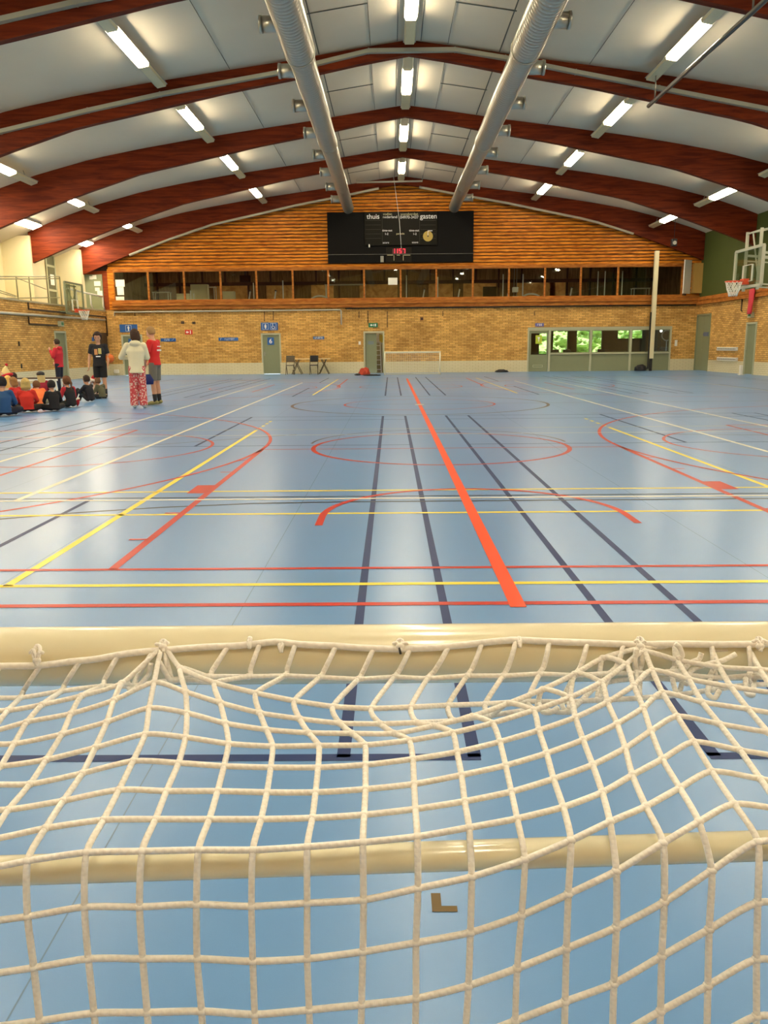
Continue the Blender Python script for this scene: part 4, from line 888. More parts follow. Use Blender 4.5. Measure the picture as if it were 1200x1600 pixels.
for f in (.33,.66): cyl(bm,(-hw,.35*f,1.05),(hw,.35*f,1.05),.004,4)
obj('goal_net',bm,M_WHITE,t)
# ------------------------------------------------------------ near goal
GX0,GX1=-.80,1.92
def bary(px,py,d): return atd(px,py,d)
cA=atd(0,1026,.762); cB=atd(1200,1016.5,.762); dc=(cB-cA).normalized()
def online(A,B,X): f=(X-A.x)/(B.x-A.x); return A+(B-A)*f
C0,C1=online(cA,cB,GX0),online(cA,cB,GX1)
RC=.0278
rA=atd(0,1360.5,.578); rB=atd(1200,1321,.572)
R0,R1=online(rA,rB,GX0),online(rA,rB,GX1)
goal=thing('near_goal','near cream goal seen from behind with white rope net over its rear bar','goal',((GX0+GX1)/2,C0.y,0))
def gob(name,bm,m,**k): o=obj(name,bm,m,goal,**k); o.matrix_parent_inverse=Matrix.Translation(goal.location).inverted(); return o
bm=bmesh.new(); n=40; tube(bm,[C0+(C1-C0)*i/n for i in range(n+1)],RC,40); gob('crossbar',bm,M_GOAL)
bm=bmesh.new(); tube(bm,[R0+(R1-R0)*i/n for i in range(n+1)],.0104,28); gob('rear_bar',bm,M_GOAL)
for P,Q in ((C0,R0),(C1,R1)):
    bm=bmesh.new(); cyl(bm,Vector((P.x,P.y,0)),Vector((P.x,P.y,P.z+RC)),RC,24); gob('goal_post',bm,M_GOAL)
    bm=bmesh.new(); tube(bm,[P,Q,Vector((Q.x,Q.y-.15,.02)),Vector((P.x,P.y,.02))],.0104,12); gob('side_stay',bm,M_GOAL)
bm=bmesh.new(); cyl(bm,Vector((R0.x,R0.y-.15,.02)),Vector((R1.x,R1.y-.15,.02)),.0104,12); gob('floor_bar',bm,M_GOAL)
def dd(y,x=600):
    yt=1330-.0325*min(1300,max(-100,x))
    if y>=yt: return .5565-.004*min(1,(y-yt)/80)
    return .737+(y-1010)/(yt-1010)*(.5565-.737)
N={
-3:{0:(60,1049),1:(32,1090),2:(12,1110),3:(-15,1143)},
-2:{0:(122,1040),1:(96,1080),2:(66,1101),3:(42,1128),4:(22,1162),5:(1,1197)},
-1:{0:(181,1032),1:(160,1072),2:(128,1087),3:(111,1115),4:(97,1147),5:(72,1187),6:(47,1225),7:(13,1265),8:(-17,1312),9:(-48,1362),10:(-45,1442),11:(-36,1524),12:(-26,1606)},
0:{0:(236,1030),1:(207,1072),2:(191,1067),3:(178,1094),4:(167,1128),5:(149,1168),6:(129,1208),7:(99,1251),8:(71,1294),9:(43,1345),10:(43,1432),11:(53,1512),12:(62,1595),13:(70,1682)},
1:{0:(256,1020),1:(268,1062),2:(252,1014),3:(241,1066),4:(233,1106),5:(227,1147),6:(208,1189),7:(186,1234),8:(162,1281),9:(135,1332),10:(132,1417),11:(138,1498),12:(147,1583),13:(155,1670)},
2:{0:(353,1021),1:(325,1057),2:(282,1044),3:(290,1081),4:(292,1114),5:(290,1152),6:(279,1192),7:(260,1236),8:(243,1280),9:(222,1330),10:(218,1417),11:(223,1498),12:(230,1582),13:(236,1668)},
3:{0:(403,1014),1:(388,1057),2:(336,1067),3:(344,1098),4:(352,1130),5:(357,1162),6:(350,1197),7:(340,1236),8:(327,1280),9:(310,1328),10:(307,1413),11:(308,1498),12:(315,1580),13:(320,1665)},
4:{0:(459,1012),1:(445,1056),2:(400,1083),3:(406,1114),4:(416,1140),5:(426,1166),6:(423,1199),7:(417,1238),8:(408,1280),9:(395,1328),10:(393,1416),11:(395,1502),12:(398,1585),13:(401,1670)},
5:{0:(522,1018),1:(500,1058),2:(460,1095),3:(468,1123),4:(482,1145),5:(498,1165),6:(497,1199),7:(493,1238),8:(488,1278),9:(480,1323),10:(480,1411),11:(480,1498),12:(483,1578),13:(486,1662)},
6:{0:(581,1018),1:(560,1061),2:(520,1104),3:(531,1130),4:(550,1146),5:(570,1164),6:(571,1195),7:(571,1233),8:(569,1273),9:(567,1316),10:(568,1406),11:(567,1487),12:(565,1570),13:(563,1655)},
7:{0:(638,1018),1:(616,1058),2:(580,1107),3:(594,1131),4:(616,1146),5:(639,1157),6:(645,1186),7:(647,1225),8:(649,1264),9:(652,1307),10:(653,1388),11:(650,1473),12:(650,1560),13:(648,1645)},
8:{0:(698,1018),1:(668,1060),2:(642,1105),3:(651,1129),4:(678,1134),5:(707,1145),6:(714,1175),7:(721,1211),8:(726,1252),9:(733,1293),10:(737,1370),11:(735,1457),12:(732,1540),13:(727,1625)},
9:{0:(750,1014),1:(730,1056),2:(700,1102),3:(709,1126),4:(738,1119),5:(769,1130),6:(781,1159),7:(790,1196),8:(799,1237),9:(808,1279),10:(820,1343),11:(815,1430),12:(808,1513),13:(805,1595),14:(803,1680)},
10:{0:(804,1008),1:(786,1056),2:(758,1100),3:(766,1118),4:(794,1099),5:(833,1110),6:(842,1141),7:(854,1177),8:(865,1217),9:(880,1261),10:(892,1313),11:(888,1397),12:(885,1482),13:(883,1565),14:(881,1650)},
11:{0:(856,1008),1:(843,1053),2:(824,1096),3:(838,1108),4:(848,1077),5:(890,1090),6:(899,1121),7:(911,1156),8:(926,1195),9:(941,1238),10:(953,1284),11:(963,1361),12:(963,1449),13:(959,1537),14:(957,1622)},
12:{0:(915,1010),1:(898,1055),2:(878,1097),3:(888,1112),4:(898,1053),5:(939,1066),6:(949,1097),7:(964,1131),8:(977,1169),9:(988,1211),10:(1009,1260),11:(1036,1317),12:(1038,1409),13:(1034,1494),14:(1032,1580),15:(1030,1668)},
13:{0:(972,1012),1:(954,1052),2:(934,1094),3:(936,1070),4:(942,1028),5:(978,1038),6:(990,1071),7:(1005,1106),8:(1017,1142),9:(1035,1186),10:(1062,1231),11:(1092,1284),12:(1112,1360),13:(1108,1452),14:(1106,1540),15:(1104,1630)},
14:{0:(1003,1010),1:(995,1052),2:(998,1091),3:(1000,1060),4:(999,1012),5:(1003,1014),6:(1019,1047),7:(1035,1082),8:(1058,1119),9:(1084,1159),10:(1112,1205),11:(1147,1256),12:(1184,1315),13:(1184,1410),14:(1182,1499),15:(1182,1588),16:(1180,1675)},
15:{0:(1052,1010),1:(1049,1052),2:(1058,1086),3:(1066,1062),4:(1060,1011),5:(1058,1031),6:(1076,1061),7:(1097,1097),8:(1124,1131),9:(1156,1172),10:(1188,1217),11:(1222,1265),12:(1258,1320),13:(1260,1415),14:(1260,1505),15:(1258,1590),16:(1258,1675)},
16:{0:(1110,1012),1:(1109,1058),2:(1112,1078),3:(1118,1060),4:(1112,1017),5:(1124,1042),6:(1142,1073),7:(1169,1108),8:(1200,1144),9:(1233,1184),10:(1268,1229),11:(1302,1278),12:(1338,1335)},
17:{0:(1167,1012),1:(1169,1058),2:(1174,1070),3:(1180,1055),4:(1170,1015),5:(1187,1046),6:(1212,1083),7:(1243,1120)},
}
def barhit(px,py):
    o=EYE; r=ray(px,py).normalized(); w0=o-cA; a=r-dc*r.dot(dc); b=w0-dc*w0.dot(dc)
    A=a.dot(a);B=2*a.dot(b);Cc=b.dot(b)-(RC+.0035)**2; D=B*B-4*A*Cc
    if D<0: return atd(px,py,.735)
    return o+r*((-B-math.sqrt(D))/(2*A))
ep=[(-60,1046),(0,1041),(60,1040),(110,1034),(150,1030),(200,1021),(253,1016),(320,1011),(370,1009),(430,1003),(470,1007),(520,1009),(560,1012),(620,1014),(680,1012),(740,1006),(800,1000),(850,1002),(910,1004),(960,1006),(1000,1007),(1060,1006),(1120,1007),(1200,1006),(1260,1005)]
def ropey(x):
    for (a,ya),(b,yb) in zip(ep,ep[1:]):
        if a<=x<=b: return ya+(yb-ya)*(x-a)/(b-a)
    return 1040 if x<0 else 1006
for c in N:
    if 0 in N[c]: x,y=N[c][0]; N[c][0]=(x+2,ropey(x)+2)
W={}
for c,rows in N.items():
    for T,(x,y) in rows.items():
        if T==0: W[c,T]=barhit(x,y)
        else:
            d=dd(y,x)
            if c>=9 and T<=3: d+=.022
            if c>=9 and T==4: d+=.004
            if T==1: d=.722
            W[c,T]=atd(x,y,d)
W[1,2]=barhit(253,1014); W[14,4]=barhit(999,1013)+Vector((0,-.002,.001)); W[14,5]=barhit(1003,1015)+Vector((.001,-.004,0))
SHL=Vector((-.0365,0,0)); MAXT=38
def fill(c,nb,sh):
    for T in range(0,13):
        if (c,T) not in W and (nb,T) in W:
            W[c,T]=W[nb,T]+sh
def extend_down(c):
    T=max(t for (cc,t) in W if cc==c)
    while W[c,T].z>.07:
        p=W[c,T]; k=T%3
        W[c,T+1]=p+Vector((.0006*math.sin(c*1.7+T),-.0040,-.0362)); T+=1
for c in (-1,-2,-3): fill(c,c+1,SHL)
c=-4
while W[c+1,9].x>GX0+.05:
    for T in range(13): W[c,T]=W[c+1,T]+Vector((-.0365,0,.006*math.sin(c*.9+T*.15)if 2<T<9 else 0))
    W[c,0]=barhit(*[0,0]) if False else W[c+1,0]+SHL
    c-=1
cmin=c+1
for c in (15,16,17): fill(c,c-1,Vector((.0365,0,-.004)))
c=18
while W[c-1,9].x<GX1-.05:
    for T in range(13):
        if (c-1,T) in W: W[c,T]=W[c-1,T]+Vector((.0365,0,(-.003 if c<26 else .003*math.sin(c*.5)) if 4<T<9 else 0))
    c+=1
cmax=c-1
for c in range(cmin,cmax+1): extend_down(c)
def cat(pts,sub=4):
    n=len(pts); out=[]
    for i in range(n-1):
        p0=pts[max(i-1,0)];p1=pts[i];p2=pts[i+1];p3=pts[min(i+2,n-1)]
        if i==0: p0=p1*2-p2
        if i==n-2: p3=p2*2-p1
        for k in range(sub):
            t_=k/sub; t2=t_*t_; t3=t2*t_; h=.36
            out.append(p1*(2*t3-3*t2+1)+p2*(-2*t3+3*t2)+(p2-p0)*h*(t3-2*t2+t_)+(p3-p1)*h*(t3-t2))
    out.append(pts[-1]); return out
M_ROPE=ropemat('white_net_rope',(0.90,0.88,0.82))
RR=.0024
bm=bmesh.new(); uvl=bm.loops.layers.uv.new('UVMap')
for c in range(cmin,cmax+1):
    ks=sorted(t for (cc,t) in W if cc==c)
    
    near=-4<=c<=18
    pts=[W[c,k] for k in ks]
    if c in N and 0 in N[c] and 1 in N[c]:
        (xa,ya),(xb,yb)=N[c][0],N[c][1]
        pts[1:1]=[barhit(xa+(xb-xa)*f,ya+(yb-ya)*f)+Vector((0,-.0035-.003*f,0)) for f in (.35,.7)]
    elif 0 in ks: pts[1:1]=[pts[0].lerp(pts[1],.5)+Vector((0,-.012,0))]
    tube(bm,cat(pts,5 if near else 2),RR,8 if near else 5,uv=uvl)
allT=sorted({t for (_,t) in W})
for T in allT:
    if T==0: continue
    run=[]
    for c in range(cmin,cmax+2):
        if (c,T) in W: run.append((c,W[c,T]))
        else:
            if len(run)>1:
                tube(bm,cat([p for _,p in run],5 if T<17 else 2),RR*.97,8 if T<17 else 5,uv=uvl)
            run=[]
for (c,T),p in list(W.items()):   # knots
    if -4<=c<=18 and 0<T<17: 
        sphere(bm,p,.0034,8,(1.15,.9,.85))
net=gob('goal_net',bm,M_ROPE,smooth=True)
# edge rope lashed on the bar
ep=[(-60,1046),(0,1041),(60,1040),(110,1034),(150,1030),(200,1021),(253,1016),(320,1011),(370,1009),(430,1003),(470,1007),(520,1009),(560,1012),(620,1014),(680,1012),(740,1006),(800,1000),(850,1002),(910,1004),(960,1006),(1000,1007),(1060,1006),(1120,1007),(1200,1006),(1260,1005)]
E_=[barhit(x,y) for x,y in ep]; dl=(E_[0]-E_[1]); 
E0=[Vector((GX0+.03+i*.05,E_[0].y,E_[0].z+.004*math.sin(i))) for i in range(int((E_[0].x-GX0-.06)/.05))]
E1=[Vector((E_[-1].x+.05+i*.05,E_[-1].y,E_[-1].z+.003*math.sin(i*1.3))) for i in range(int((GX1-.06-E_[-1].x)/.05))]
bm=bmesh.new(); uvl=bm.loops.layers.uv.new('UVMap'); tube(bm,cat(E0+E_+E1,5),.0031,10,uv=uvl,ul=.009)
gob('edge_rope',bm,M_ROPE,smooth=True)
# ties
def loop_tie(px,py,h=14,w_=5,ends=True,seed=1):
    rr=random.Random(seed); bm=bmesh.new(); u_=bm.loops.layers.uv.new('UVMap')
    a=barhit(px-w_*.4,py-h); off=Vector((0,-.002,0))
    P=[barhit(px,py+4)+off*2,barhit(px-w_,py-h*.4)+off,barhit(px-w_*.3,py-h)+off*.5,barhit(px+w_*.7,py-h*.8)+off,barhit(px+w_*.3,py)+off*2,barhit(px,py+7)+off*2]
    tube(bm,cat(P,4),.0019,7,uv=u_)
    if ends: sphere(bm,barhit(px,py)+off*1.6,.0034,10,(1.2,.9,1))
    if ends:
        for s in (-1,1):
            P=[barhit(px,py-2)+off*2,barhit(px+s*5,py-h*.7+rr.uniform(-2,2))+off*2,barhit(px+s*rr.uniform(9,13),py-h*.45)+off]
            tube(bm,cat(P,4),.0015,6,uv=u_,rs=[.0017]*8+[.0009])
    gob('rope_tie',bm,M_ROPE,smooth=True)
loop_tie(60,1030,22,6,True,1); loop_tie(256,1009,9,5,True,2); loop_tie(391,1004,8,2,False,3); loop_tie(440,1010,6,3,False,4); loop_tie(625,1008,9,5,True,5); loop_tie(811,1002,6,2,False,6); loop_tie(999,1008,12,5,True,7); loop_tie(1185,1008,12,5,True,8); loop_tie(-80,1040,12,5,True,9)
bm=bmesh.new(); tube(bm,[barhit(624,1009)+Vector((0,-.005,0)),barhit(626,1018)+Vector((0,-.006,0))],.0012,6); gob('dark_mark',bm,M_DARK)
# extra strands of the folded net hanging behind the front layer, right side
for pts in ([(1055,1006),(1062,1012),(1066,1025),(1058,1031)],[(1096,1020),(1092,1030),(1078,1036),(1064,1048),(1040,1050)],[(1150,1022),(1130,1032),(1104,1038),(1080,1048),(1072,1070)],[(1108,1068),(1106,1084),(1116,1091),(1124,1080)],[(1165,1060),(1166,1082),(1176,1086),(1178,1070)],[(842,1100),(848,1112),(860,1113),(872,1106)],[(995,1014),(992,1032),(994,1050),(1000,1088)],[(249,1034),(258,1050),(268,1064),(290,1062),(336,1067)],[(199,1064),(203,1078),(216,1072),(232,1054),(236,1036)]):
    bm=bmesh.new(); uvl=bm.loops.layers.uv.new('UVMap'); tube(bm,cat([atd(x,y,min(.722,dd(y,x)+.014)) for x,y in pts],5),RR,7,uv=uvl); gob('slack_cord',bm,M_ROPE,smooth=True)
# ------------------------------------------------------------ furniture by the far wall
M_STEEL=mat('dark_bronze_steel',(0.10,0.075,0.04),.45,metal=.4)
M_TOPW=mat('pale_table_top',(0.72,0.58,0.30),.5)
a=at(457,585,41.2); b=at(516,585,41.2)
t=thing('trestle_table','folding table with pale wooden top by the far wall right of door six','table',((a.x+b.x)/2,41.2,0)); hw=(b.x-a.x)/2
box('tabletop',-hw,hw,-.35,.35,.74,.78,M_TOPW,t)
for s,x in ((-1,-hw+.25),(1,hw-.3)):
    for yy in (-.28,.28):
        bm=bmesh.new(); obar(bm,(x-.25,yy,0),(x+.12,yy,.74),.035,.035); obar(bm,(x+.25,yy,0),(x-.12,yy,.74),.035,.035); obj('trestle_leg',bm,M_STEEL,t)
    bm=bmesh.new(); obar(bm,(x-.2,-.28,.2),(x-.2,.28,.2),.03,.03); obj('cross_bar',bm,M_STEEL,t)
def fchair(px,lab,rot,back=None):
    p=at(px,586,40.55); t=thing('folding_chair',lab,'chair',(p.x,40.55,0),rot)
    for s in (-.2,.2):
        bm=bmesh.new(); obar(bm,(s,.28,0),(s,-.24,.92),.03,.03); obj('leg',bm,M_STEEL,t); bm=bmesh.new(); obar(bm,(s*.9,-.28,0),(s*.9,.2,.5),.03,.03); obj('leg',bm,M_STEEL,t)
    box('seat',-.19,.19,-.2,.22,.44,.48,back or M_STEEL,t,bevel=.01)
    bm=bmesh.new(); bx(bm,-.2,.2,-.27,-.23,.62,.94); obj('backrest',bm,back or M_STEEL,t,bevel=.02)
    return t
fchair(454,'bronze folding chair beside door six, left of the folding table',PI,mat('brown_vinyl',(0.13,0.10,0.06),.5))
fchair(491,'black backed folding chair pushed against the folding table',PI,M_DARK)
def pile(name,px,py,lab,m,sx,sz,sy=.25,cat_='bag',Y=None,extra=None):
    p=atz(px,py)
    if p.y+sy*1.3>YW-.1: p=Vector((p.x*(YW-.1-sy*1.3)/p.y,YW-.1-sy*1.3,0))
    bm=bmesh.new(); bmesh.ops.create_icosphere(bm,subdivisions=4,radius=1)
    for v in bm.verts:
        k=1+.25*nz.noise(v.co*2.1+Vector((px,0,0))); v.co=Vector((v.co.x*sx*k,v.co.y*sy*k,max(0,(v.co.z*.8+.35))*sz*k))
    o=obj(name,bm,m,smooth=True); o.location=p; tag(o,lab,cat_); return o
pile('red_bag',569.5,586,'red backpack lying by the storage doorway',mat('red_fabric',(0.45,0.05,0.02),.8),.26,.30)
pile('dark_cloth',581,587,'flat black cloth on the floor in front of the storage doorway',M_DARK,.42,.06,cat_='cloth')
pile('dark_cloth',784,581.5,'black crumpled cloth on the floor between the far goal and the office door',M_DARK,.32,.12,cat_='cloth')
pile('dark_bag',1001,578,'black bag on the floor left of the tall post',M_DARK,.30,.28)
pile('dark_bag',559,586.5,'small dark pouch left of the red backpack',M_DARK,.14,.08)
# bench at left
q=atz(94,615); t=thing('low_bench','white framed low bench with dark seat behind the seated children','bench',(q.x,q.y,0))
LB=2.9
bm=bmesh.new(); bx(bm,-LB,.03,-.18,.22,.46,.50); obj('seat',bm,M_BROWN,t)
bm=bmesh.new(); bx(bm,-LB,.03,-.2,-.16,.40,.46); obar(bm,(-LB,-.18,.2),(0,-.18,.2),.025,.025); obj('rail',bm,M_WHITE,t)
for x in (0,-.28,-1.05,-1.9,-LB+.05):
    bm=bmesh.new(); obar(bm,(x,-.18,0),(x-(.06 if x==0 else 0),-.18,.45),.045,.045); obar(bm,(x,.2,0),(x,.2,.45),.045,.045); obj('leg',bm,M_WHITE,t)
# ------------------------------------------------------------ people
V3=Vector
def cone(bm,p0,p1,r0,r1,seg=14,round0=True,round1=True):
    p0=V3(p0);p1=V3(p1); d=(p1-p0)
    if d.length<1e-5: return
    a,b=frame_for(d)
    A=[bm.verts.new(p0+(a*math.cos(2*PI*k/seg)+b*math.sin(2*PI*k/seg))*r0) for k in range(seg)]
    B=[bm.verts.new(p1+(a*math.cos(2*PI*k/seg)+b*math.sin(2*PI*k/seg))*r1) for k in range(seg)]
    for k in range(seg): bm.faces.new((A[k],A[(k+1)%seg],B[(k+1)%seg],B[k]))
    bm.faces.new(A[::-1]); bm.faces.new(B)
    if round0: sphere(bm,p0,r0*.99,12)
    if round1: sphere(bm,p1,r1*.99,12)
def loft(bm,secs,seg=20):
    # secs: (centre, side vector, forward vector)
    R=[]
    for c,s,f in secs: R.append([bm.verts.new(V3(c)+V3(s)*math.cos(2*PI*k/seg)+V3(f)*math.sin(2*PI*k/seg)) for k in range(seg)])
    for A,B in zip(R,R[1:]):
        for k in range(seg): bm.faces.new((A[k],A[(k+1)%seg],B[(k+1)%seg],B[k]))
    bm.faces.new(R[0][::-1]); bm.faces.new(R[-1])
def remesh(bm,name,vox,smooth_it=3):
    bmesh.ops.recalc_face_normals(bm,faces=bm.faces[:])
    me=bpy.data.meshes.new(name); bm.to_mesh(me); bm.free()
    o=bpy.data.objects.new(name,me); COL.objects.link(o)
    m=o.modifiers.new('r','REMESH'); m.mode='VOXEL'; m.voxel_size=vox
    s=o.modifiers.new('s','SMOOTH'); s.factor=.5; s.iterations=smooth_it
    m2=ev_mesh(o,name); bpy.data.objects.remove(o); bpy.data.meshes.remove(me)
    m2.polygons.foreach_set('use_smooth',[True]*len(m2.polygons)); return m2
def mesh_part(name,me,m,parent):
    o=bpy.data.objects.new(name,me); COL.objects.link(o); me.materials.clear(); me.materials.append(m); o.parent=parent; return o
STAND=dict(pelvis=(0,0,.93),waist=(0,0,1.08),chest=(0,0,1.27),neck=(0,-.01,1.44),head=(0,.02,1.61),
 shL=(-.175,0,1.39),elL=(-.22,-.01,1.12),wrL=(-.22,.06,.88),shR=(.175,0,1.39),elR=(.22,-.01,1.12),wrR=(.22,.06,.88),
 hipL=(-.085,0,.90),knL=(-.095,.02,.49),anL=(-.10,-.01,.085),hipR=(.085,0,.90),knR=(.095,.02,.49),anR=(.10,-.01,.085),toeL=(-.11,.15,.035),toeR=(.11,.15,.035),look=(0,1,0))
SIT=dict(pelvis=(0,0,.13),waist=(0,.0,.27),chest=(0,.05,.44),neck=(0,.09,.60),head=(0,.13,.76),
 shL=(-.165,.07,.55),elL=(-.25,.14,.32),wrL=(-.17,.33,.24),shR=(.165,.07,.55),elR=(.25,.14,.32),wrR=(.17,.33,.24),
 hipL=(-.09,.04,.12),knL=(-.34,.27,.15),anL=(.08,.38,.08),hipR=(.09,.04,.12),knR=(.34,.27,.15),anR=(-.08,.33,.10),toeL=(.2,.42,.05),toeR=(-.2,.38,.06),look=(0,1,-.1))
KNEES=dict(SIT,knL=(-.14,.42,.42),anL=(-.12,.62,.08),knR=(.14,.42,.42),anR=(.12,.62,.08),toeL=(-.13,.8,.04),toeR=(.13,.8,.04),wrL=(-.1,.48,.36),wrR=(.1,.48,.36),elL=(-.22,.26,.36),elR=(.22,.26,.36))
M_SKIN=mat('skin',(0.62,0.33,0.20),.55,var=.06,vscale=20)
M_EYE=mat('eye_dark',(0.03,0.02,0.015),.3); M_LIP=mat('lips',(0.45,0.13,0.10),.5)
M_SOLE=mat('shoe_sole',(0.6,0.58,0.5),.6)
def person(label,pos,head_deg,scale,pose,shirt,lower,hair,shoes,sleeve='long',legs='long',hairstyle='short',hood=False,loose=0.0,hem=0.0,vox=.013,nm='person',holding=None,group=None,hair_c=None,hsz=1.0):
    t=thing(nm,label,'person',pos,math.radians(head_deg),group); t.scale=(scale,)*3
    J={k:V3(v) for k,v in pose.items()}
    look=J['look'].normalized(); side=look.cross(V3((0,0,1))).normalized(); up=side.cross(look).normalized()
    hc=J['head']; Hm=Matrix((side,look,up)).transposed()
    HP=lambda x,y,z: hc+(side*x+look*y+up*z)*hsz
    shv=(J['shR']-J['shL']).normalized(); 
    def fwd(a,b): d=(J[b]-J[a]).normalized(); return d.cross(shv).normalized()*-1 if d.cross(shv).y<0 and False else shv.cross(d).normalized()*-1
    f1=fwd('pelvis','waist'); 
    def sec(p,rx,ry,off=0): 
        return (p,shv*(rx+off),f1*(ry+off))
    def torso(bm,off,top=True,lowz=0.0):
        pv,wa,ch,nk=J['pelvis'],J['waist'],J['chest'],J['neck']
        secs=[]
        if lowz: secs.append(sec(pv+(pv-wa)*lowz,.155,.115,off+.01))
        else: secs.append(sec(pv-(wa-pv)*.35,.12,.09,off))
        secs+=[sec(pv,.155,.11,off),sec(wa,.132,.092,off+loose),sec(ch,.165,.108,off+loose),sec(ch+(nk-ch)*.6,.15,.085,off),sec(nk-(nk-ch)*.08,.075,.062,off)]
        loft(bm,secs)
    # body
    bm=bmesh.new(); torso(bm,0)
    cone(bm,J['neck']-(J['neck']-J['chest'])*.2,hc-up*.06,.056,.052)
    sphere(bm,HP(0,-.005,.02),.1*hsz,18,(.78,.98,1.05),Hm); sphere(bm,HP(0,.03,-.055),.062*hsz,14,(.85,.95,1.0),Hm); sphere(bm,HP(0,.02,-.03),.075*hsz,14,(.85,.9,1.),Hm)
    cone(bm,HP(0,.088,.02),HP(0,.108,-.02),.008,.015,8)
    for s in (-1,1): sphere(bm,HP(s*.079,-.0,-.01),.025,8,(.35,.8,1.2),Hm)
    for S in ('L','R'):
        s=-1 if S=='L' else 1
        sh,el,wr=J['sh'+S],J['el'+S],J['wr'+S]
        cone(bm,J['chest']+(J['neck']-J['chest'])*.5,sh,.06,.052); cone(bm,sh,el,.05,.038); cone(bm,el,el+(wr-el)*.35,.038,.040); cone(bm,el+(wr-el)*.35,wr,.040,.026)
        d=(wr-el).normalized(); sd=V3(J.get('palm'+S,(0,1,0))); sd=(sd-d*sd.dot(d)).normalized(); nn=d.cross(sd)
        pm=wr+d*.05
        loft(bm,[(wr-d*.005,sd*.026,nn*.019),(pm,sd*.040,nn*.016),(wr+d*.09,sd*.040,nn*.013)],12)
        for i,(o_,L_) in enumerate(((.031,.066),(.011,.076),(-.010,.070),(-.030,.055))):
            k0=wr+d*.085+sd*o_; k1=k0+(d*.9+nn*.35*s).normalized()*L_*.55; k2=k1+(d*.6+nn*.8*s).normalized()*L_*.5
            cone(bm,k0,k1,.0095,.009,8); cone(bm,k1,k2,.009,.0075,8)
        k0=wr+d*.03+sd*.03; k1=k0+(d*.6+sd*.8).normalized()*.035; cone(bm,k0,k1,.012,.011,8); cone(bm,k1,k1+(d*.95+sd*.2).normalized()*.03,.011,.009,8)
        hp,kn,an,to=J['hip'+S],J['kn'+S],J['an'+S],J['toe'+S]
        cone(bm,hp,kn,.082,.056); cone(bm,kn,kn+(an-kn)*.3,.052,.056); cone(bm,kn+(an-kn)*.3,an,.056,.036); cone(bm,an,to,.04,.03)
    body=mesh_part('body',remesh(bm,'body',vox),M_SKIN,t)
    # shirt
    bm=bmesh.new(); torso(bm,.014,lowz=hem if hem else .25)
    for S in ('L','R'):
        sh,el,wr=J['sh'+S],J['el'+S],J['wr'+S]
        cone(bm,J['chest']+(J['neck']-J['chest'])*.55,sh,.07,.067)
        if sleeve=='short': cone(bm,sh,sh+(el-sh)*.75,.066,.062,14,True,False)
        else: cone(bm,sh,el,.064+loose*.5,.052+loose*.4); cone(bm,el,wr-(wr-el)*.03,.052+loose*.4,.038+loose*.2,14,True,False)
    if hood: sphere(bm,J['neck']+V3((0,-.05,.0))-look*.02,.11,14,(1.15,.7,.6))
    mesh_part('hoodie' if hood else 'shirt',remesh(bm,'shirt',vox),shirt,t)
    # lower
    bm=bmesh.new(); pv,wa=J['pelvis'],J['waist']
    loft(bm,[sec(pv-(wa-pv)*.5,.13,.1,.012),sec(pv,.158,.112,.010),sec(pv+(wa-pv)*.45,.145,.1,.008)])
    for S in ('L','R'):
        hp,kn,an=J['hip'+S],J['kn'+S],J['an'+S]
        if legs=='short': cone(bm,hp,hp+(kn-hp)*.85,.097,.088,14,True,False)
        elif legs=='wide': cone(bm,hp,kn,.1,.088); cone(bm,kn,an+V3((0,0,-.02)),.088,.092,14,True,False)
        else: cone(bm,hp,kn,.096,.072); cone(bm,kn,an,.072,.056,14,True,False)
    mesh_part('shorts' if legs=='short' else 'trousers',remesh(bm,'lower',vox),lower,t)
    # shoes, socks
    for S in ('L','R'):
        an,to,kn=J['an'+S],J['toe'+S],J['kn'+S]; d=(to-an); dn=d.normalized()
        bm=bmesh.new(); cone(bm,an-dn*.03+V3((0,0,-.02)),an+d*.5+V3((0,0,-.01)),.045,.045); cone(bm,an+d*.5,to+dn*.02,.045,.038)
        for v in bm.verts: v.co.z=max(v.co.z,0.004)
        sho=mesh_part('shoe',remesh(bm,'shoe',.012,2),shoes,t)
        if legs=='short':
            bm=bmesh.new(); cone(bm,an+(kn-an)*.42,an,.052,.044,14,False,True); mesh_part('sock',remesh(bm,'sock',.012,2),M_DARK,t)
    # hair
    hm=hair; bm=bmesh.new()
    bmesh.ops.create_icosphere(bm,subdivisions=4,radius=1)
    for v in bm.verts:
        p=v.co.copy(); n_=1+.07*nz.noise(p*6+V3((scale*9,head_deg,0)))+(.10*nz.noise(p*11) if hairstyle in('curly','bob') else 0)
        rx,ry,rz=(.092,.108,.112) if hairstyle!='curly' else (.105,.12,.125)
        q=V3((p.x*rx,p.y*ry-.012,p.z*rz+.028))*n_
        cut=-.005 if q.y>.045 else -.06
        if q.y>.02 and q.z<.075: q=V3((q.x*.85,min(q.y,.035),max(q.z,.06)))
        elif q.z<-.045 and hairstyle=='short': q.z=-.045-(q.z+.045)*-.15
        v.co=HP(q.x,q.y,q.z)
    if hairstyle in('long','bob'):
        L_=.115 if hairstyle=='bob' else .25
        loft(bm,[(HP(0,-.03,.03),side*.098*hsz,look*.075*hsz),(HP(0,-.05,-.07),side*.104*hsz,look*.06*hsz),(HP(0,-.055,-L_*.7),side*.10*hsz,look*.045*hsz),(HP(0,-.05,-L_),side*.075*hsz,look*.03*hsz)],16)
    if hairstyle=='pony':
        cone(bm,HP(0,-.1,.05),HP(0,-.15,-.05),.03,.035); cone(bm,HP(0,-.15,-.05),HP(0,-.13,-.2),.035,.014)
    mesh_part('hair',remesh(bm,'hair',.009,1),hair,t)
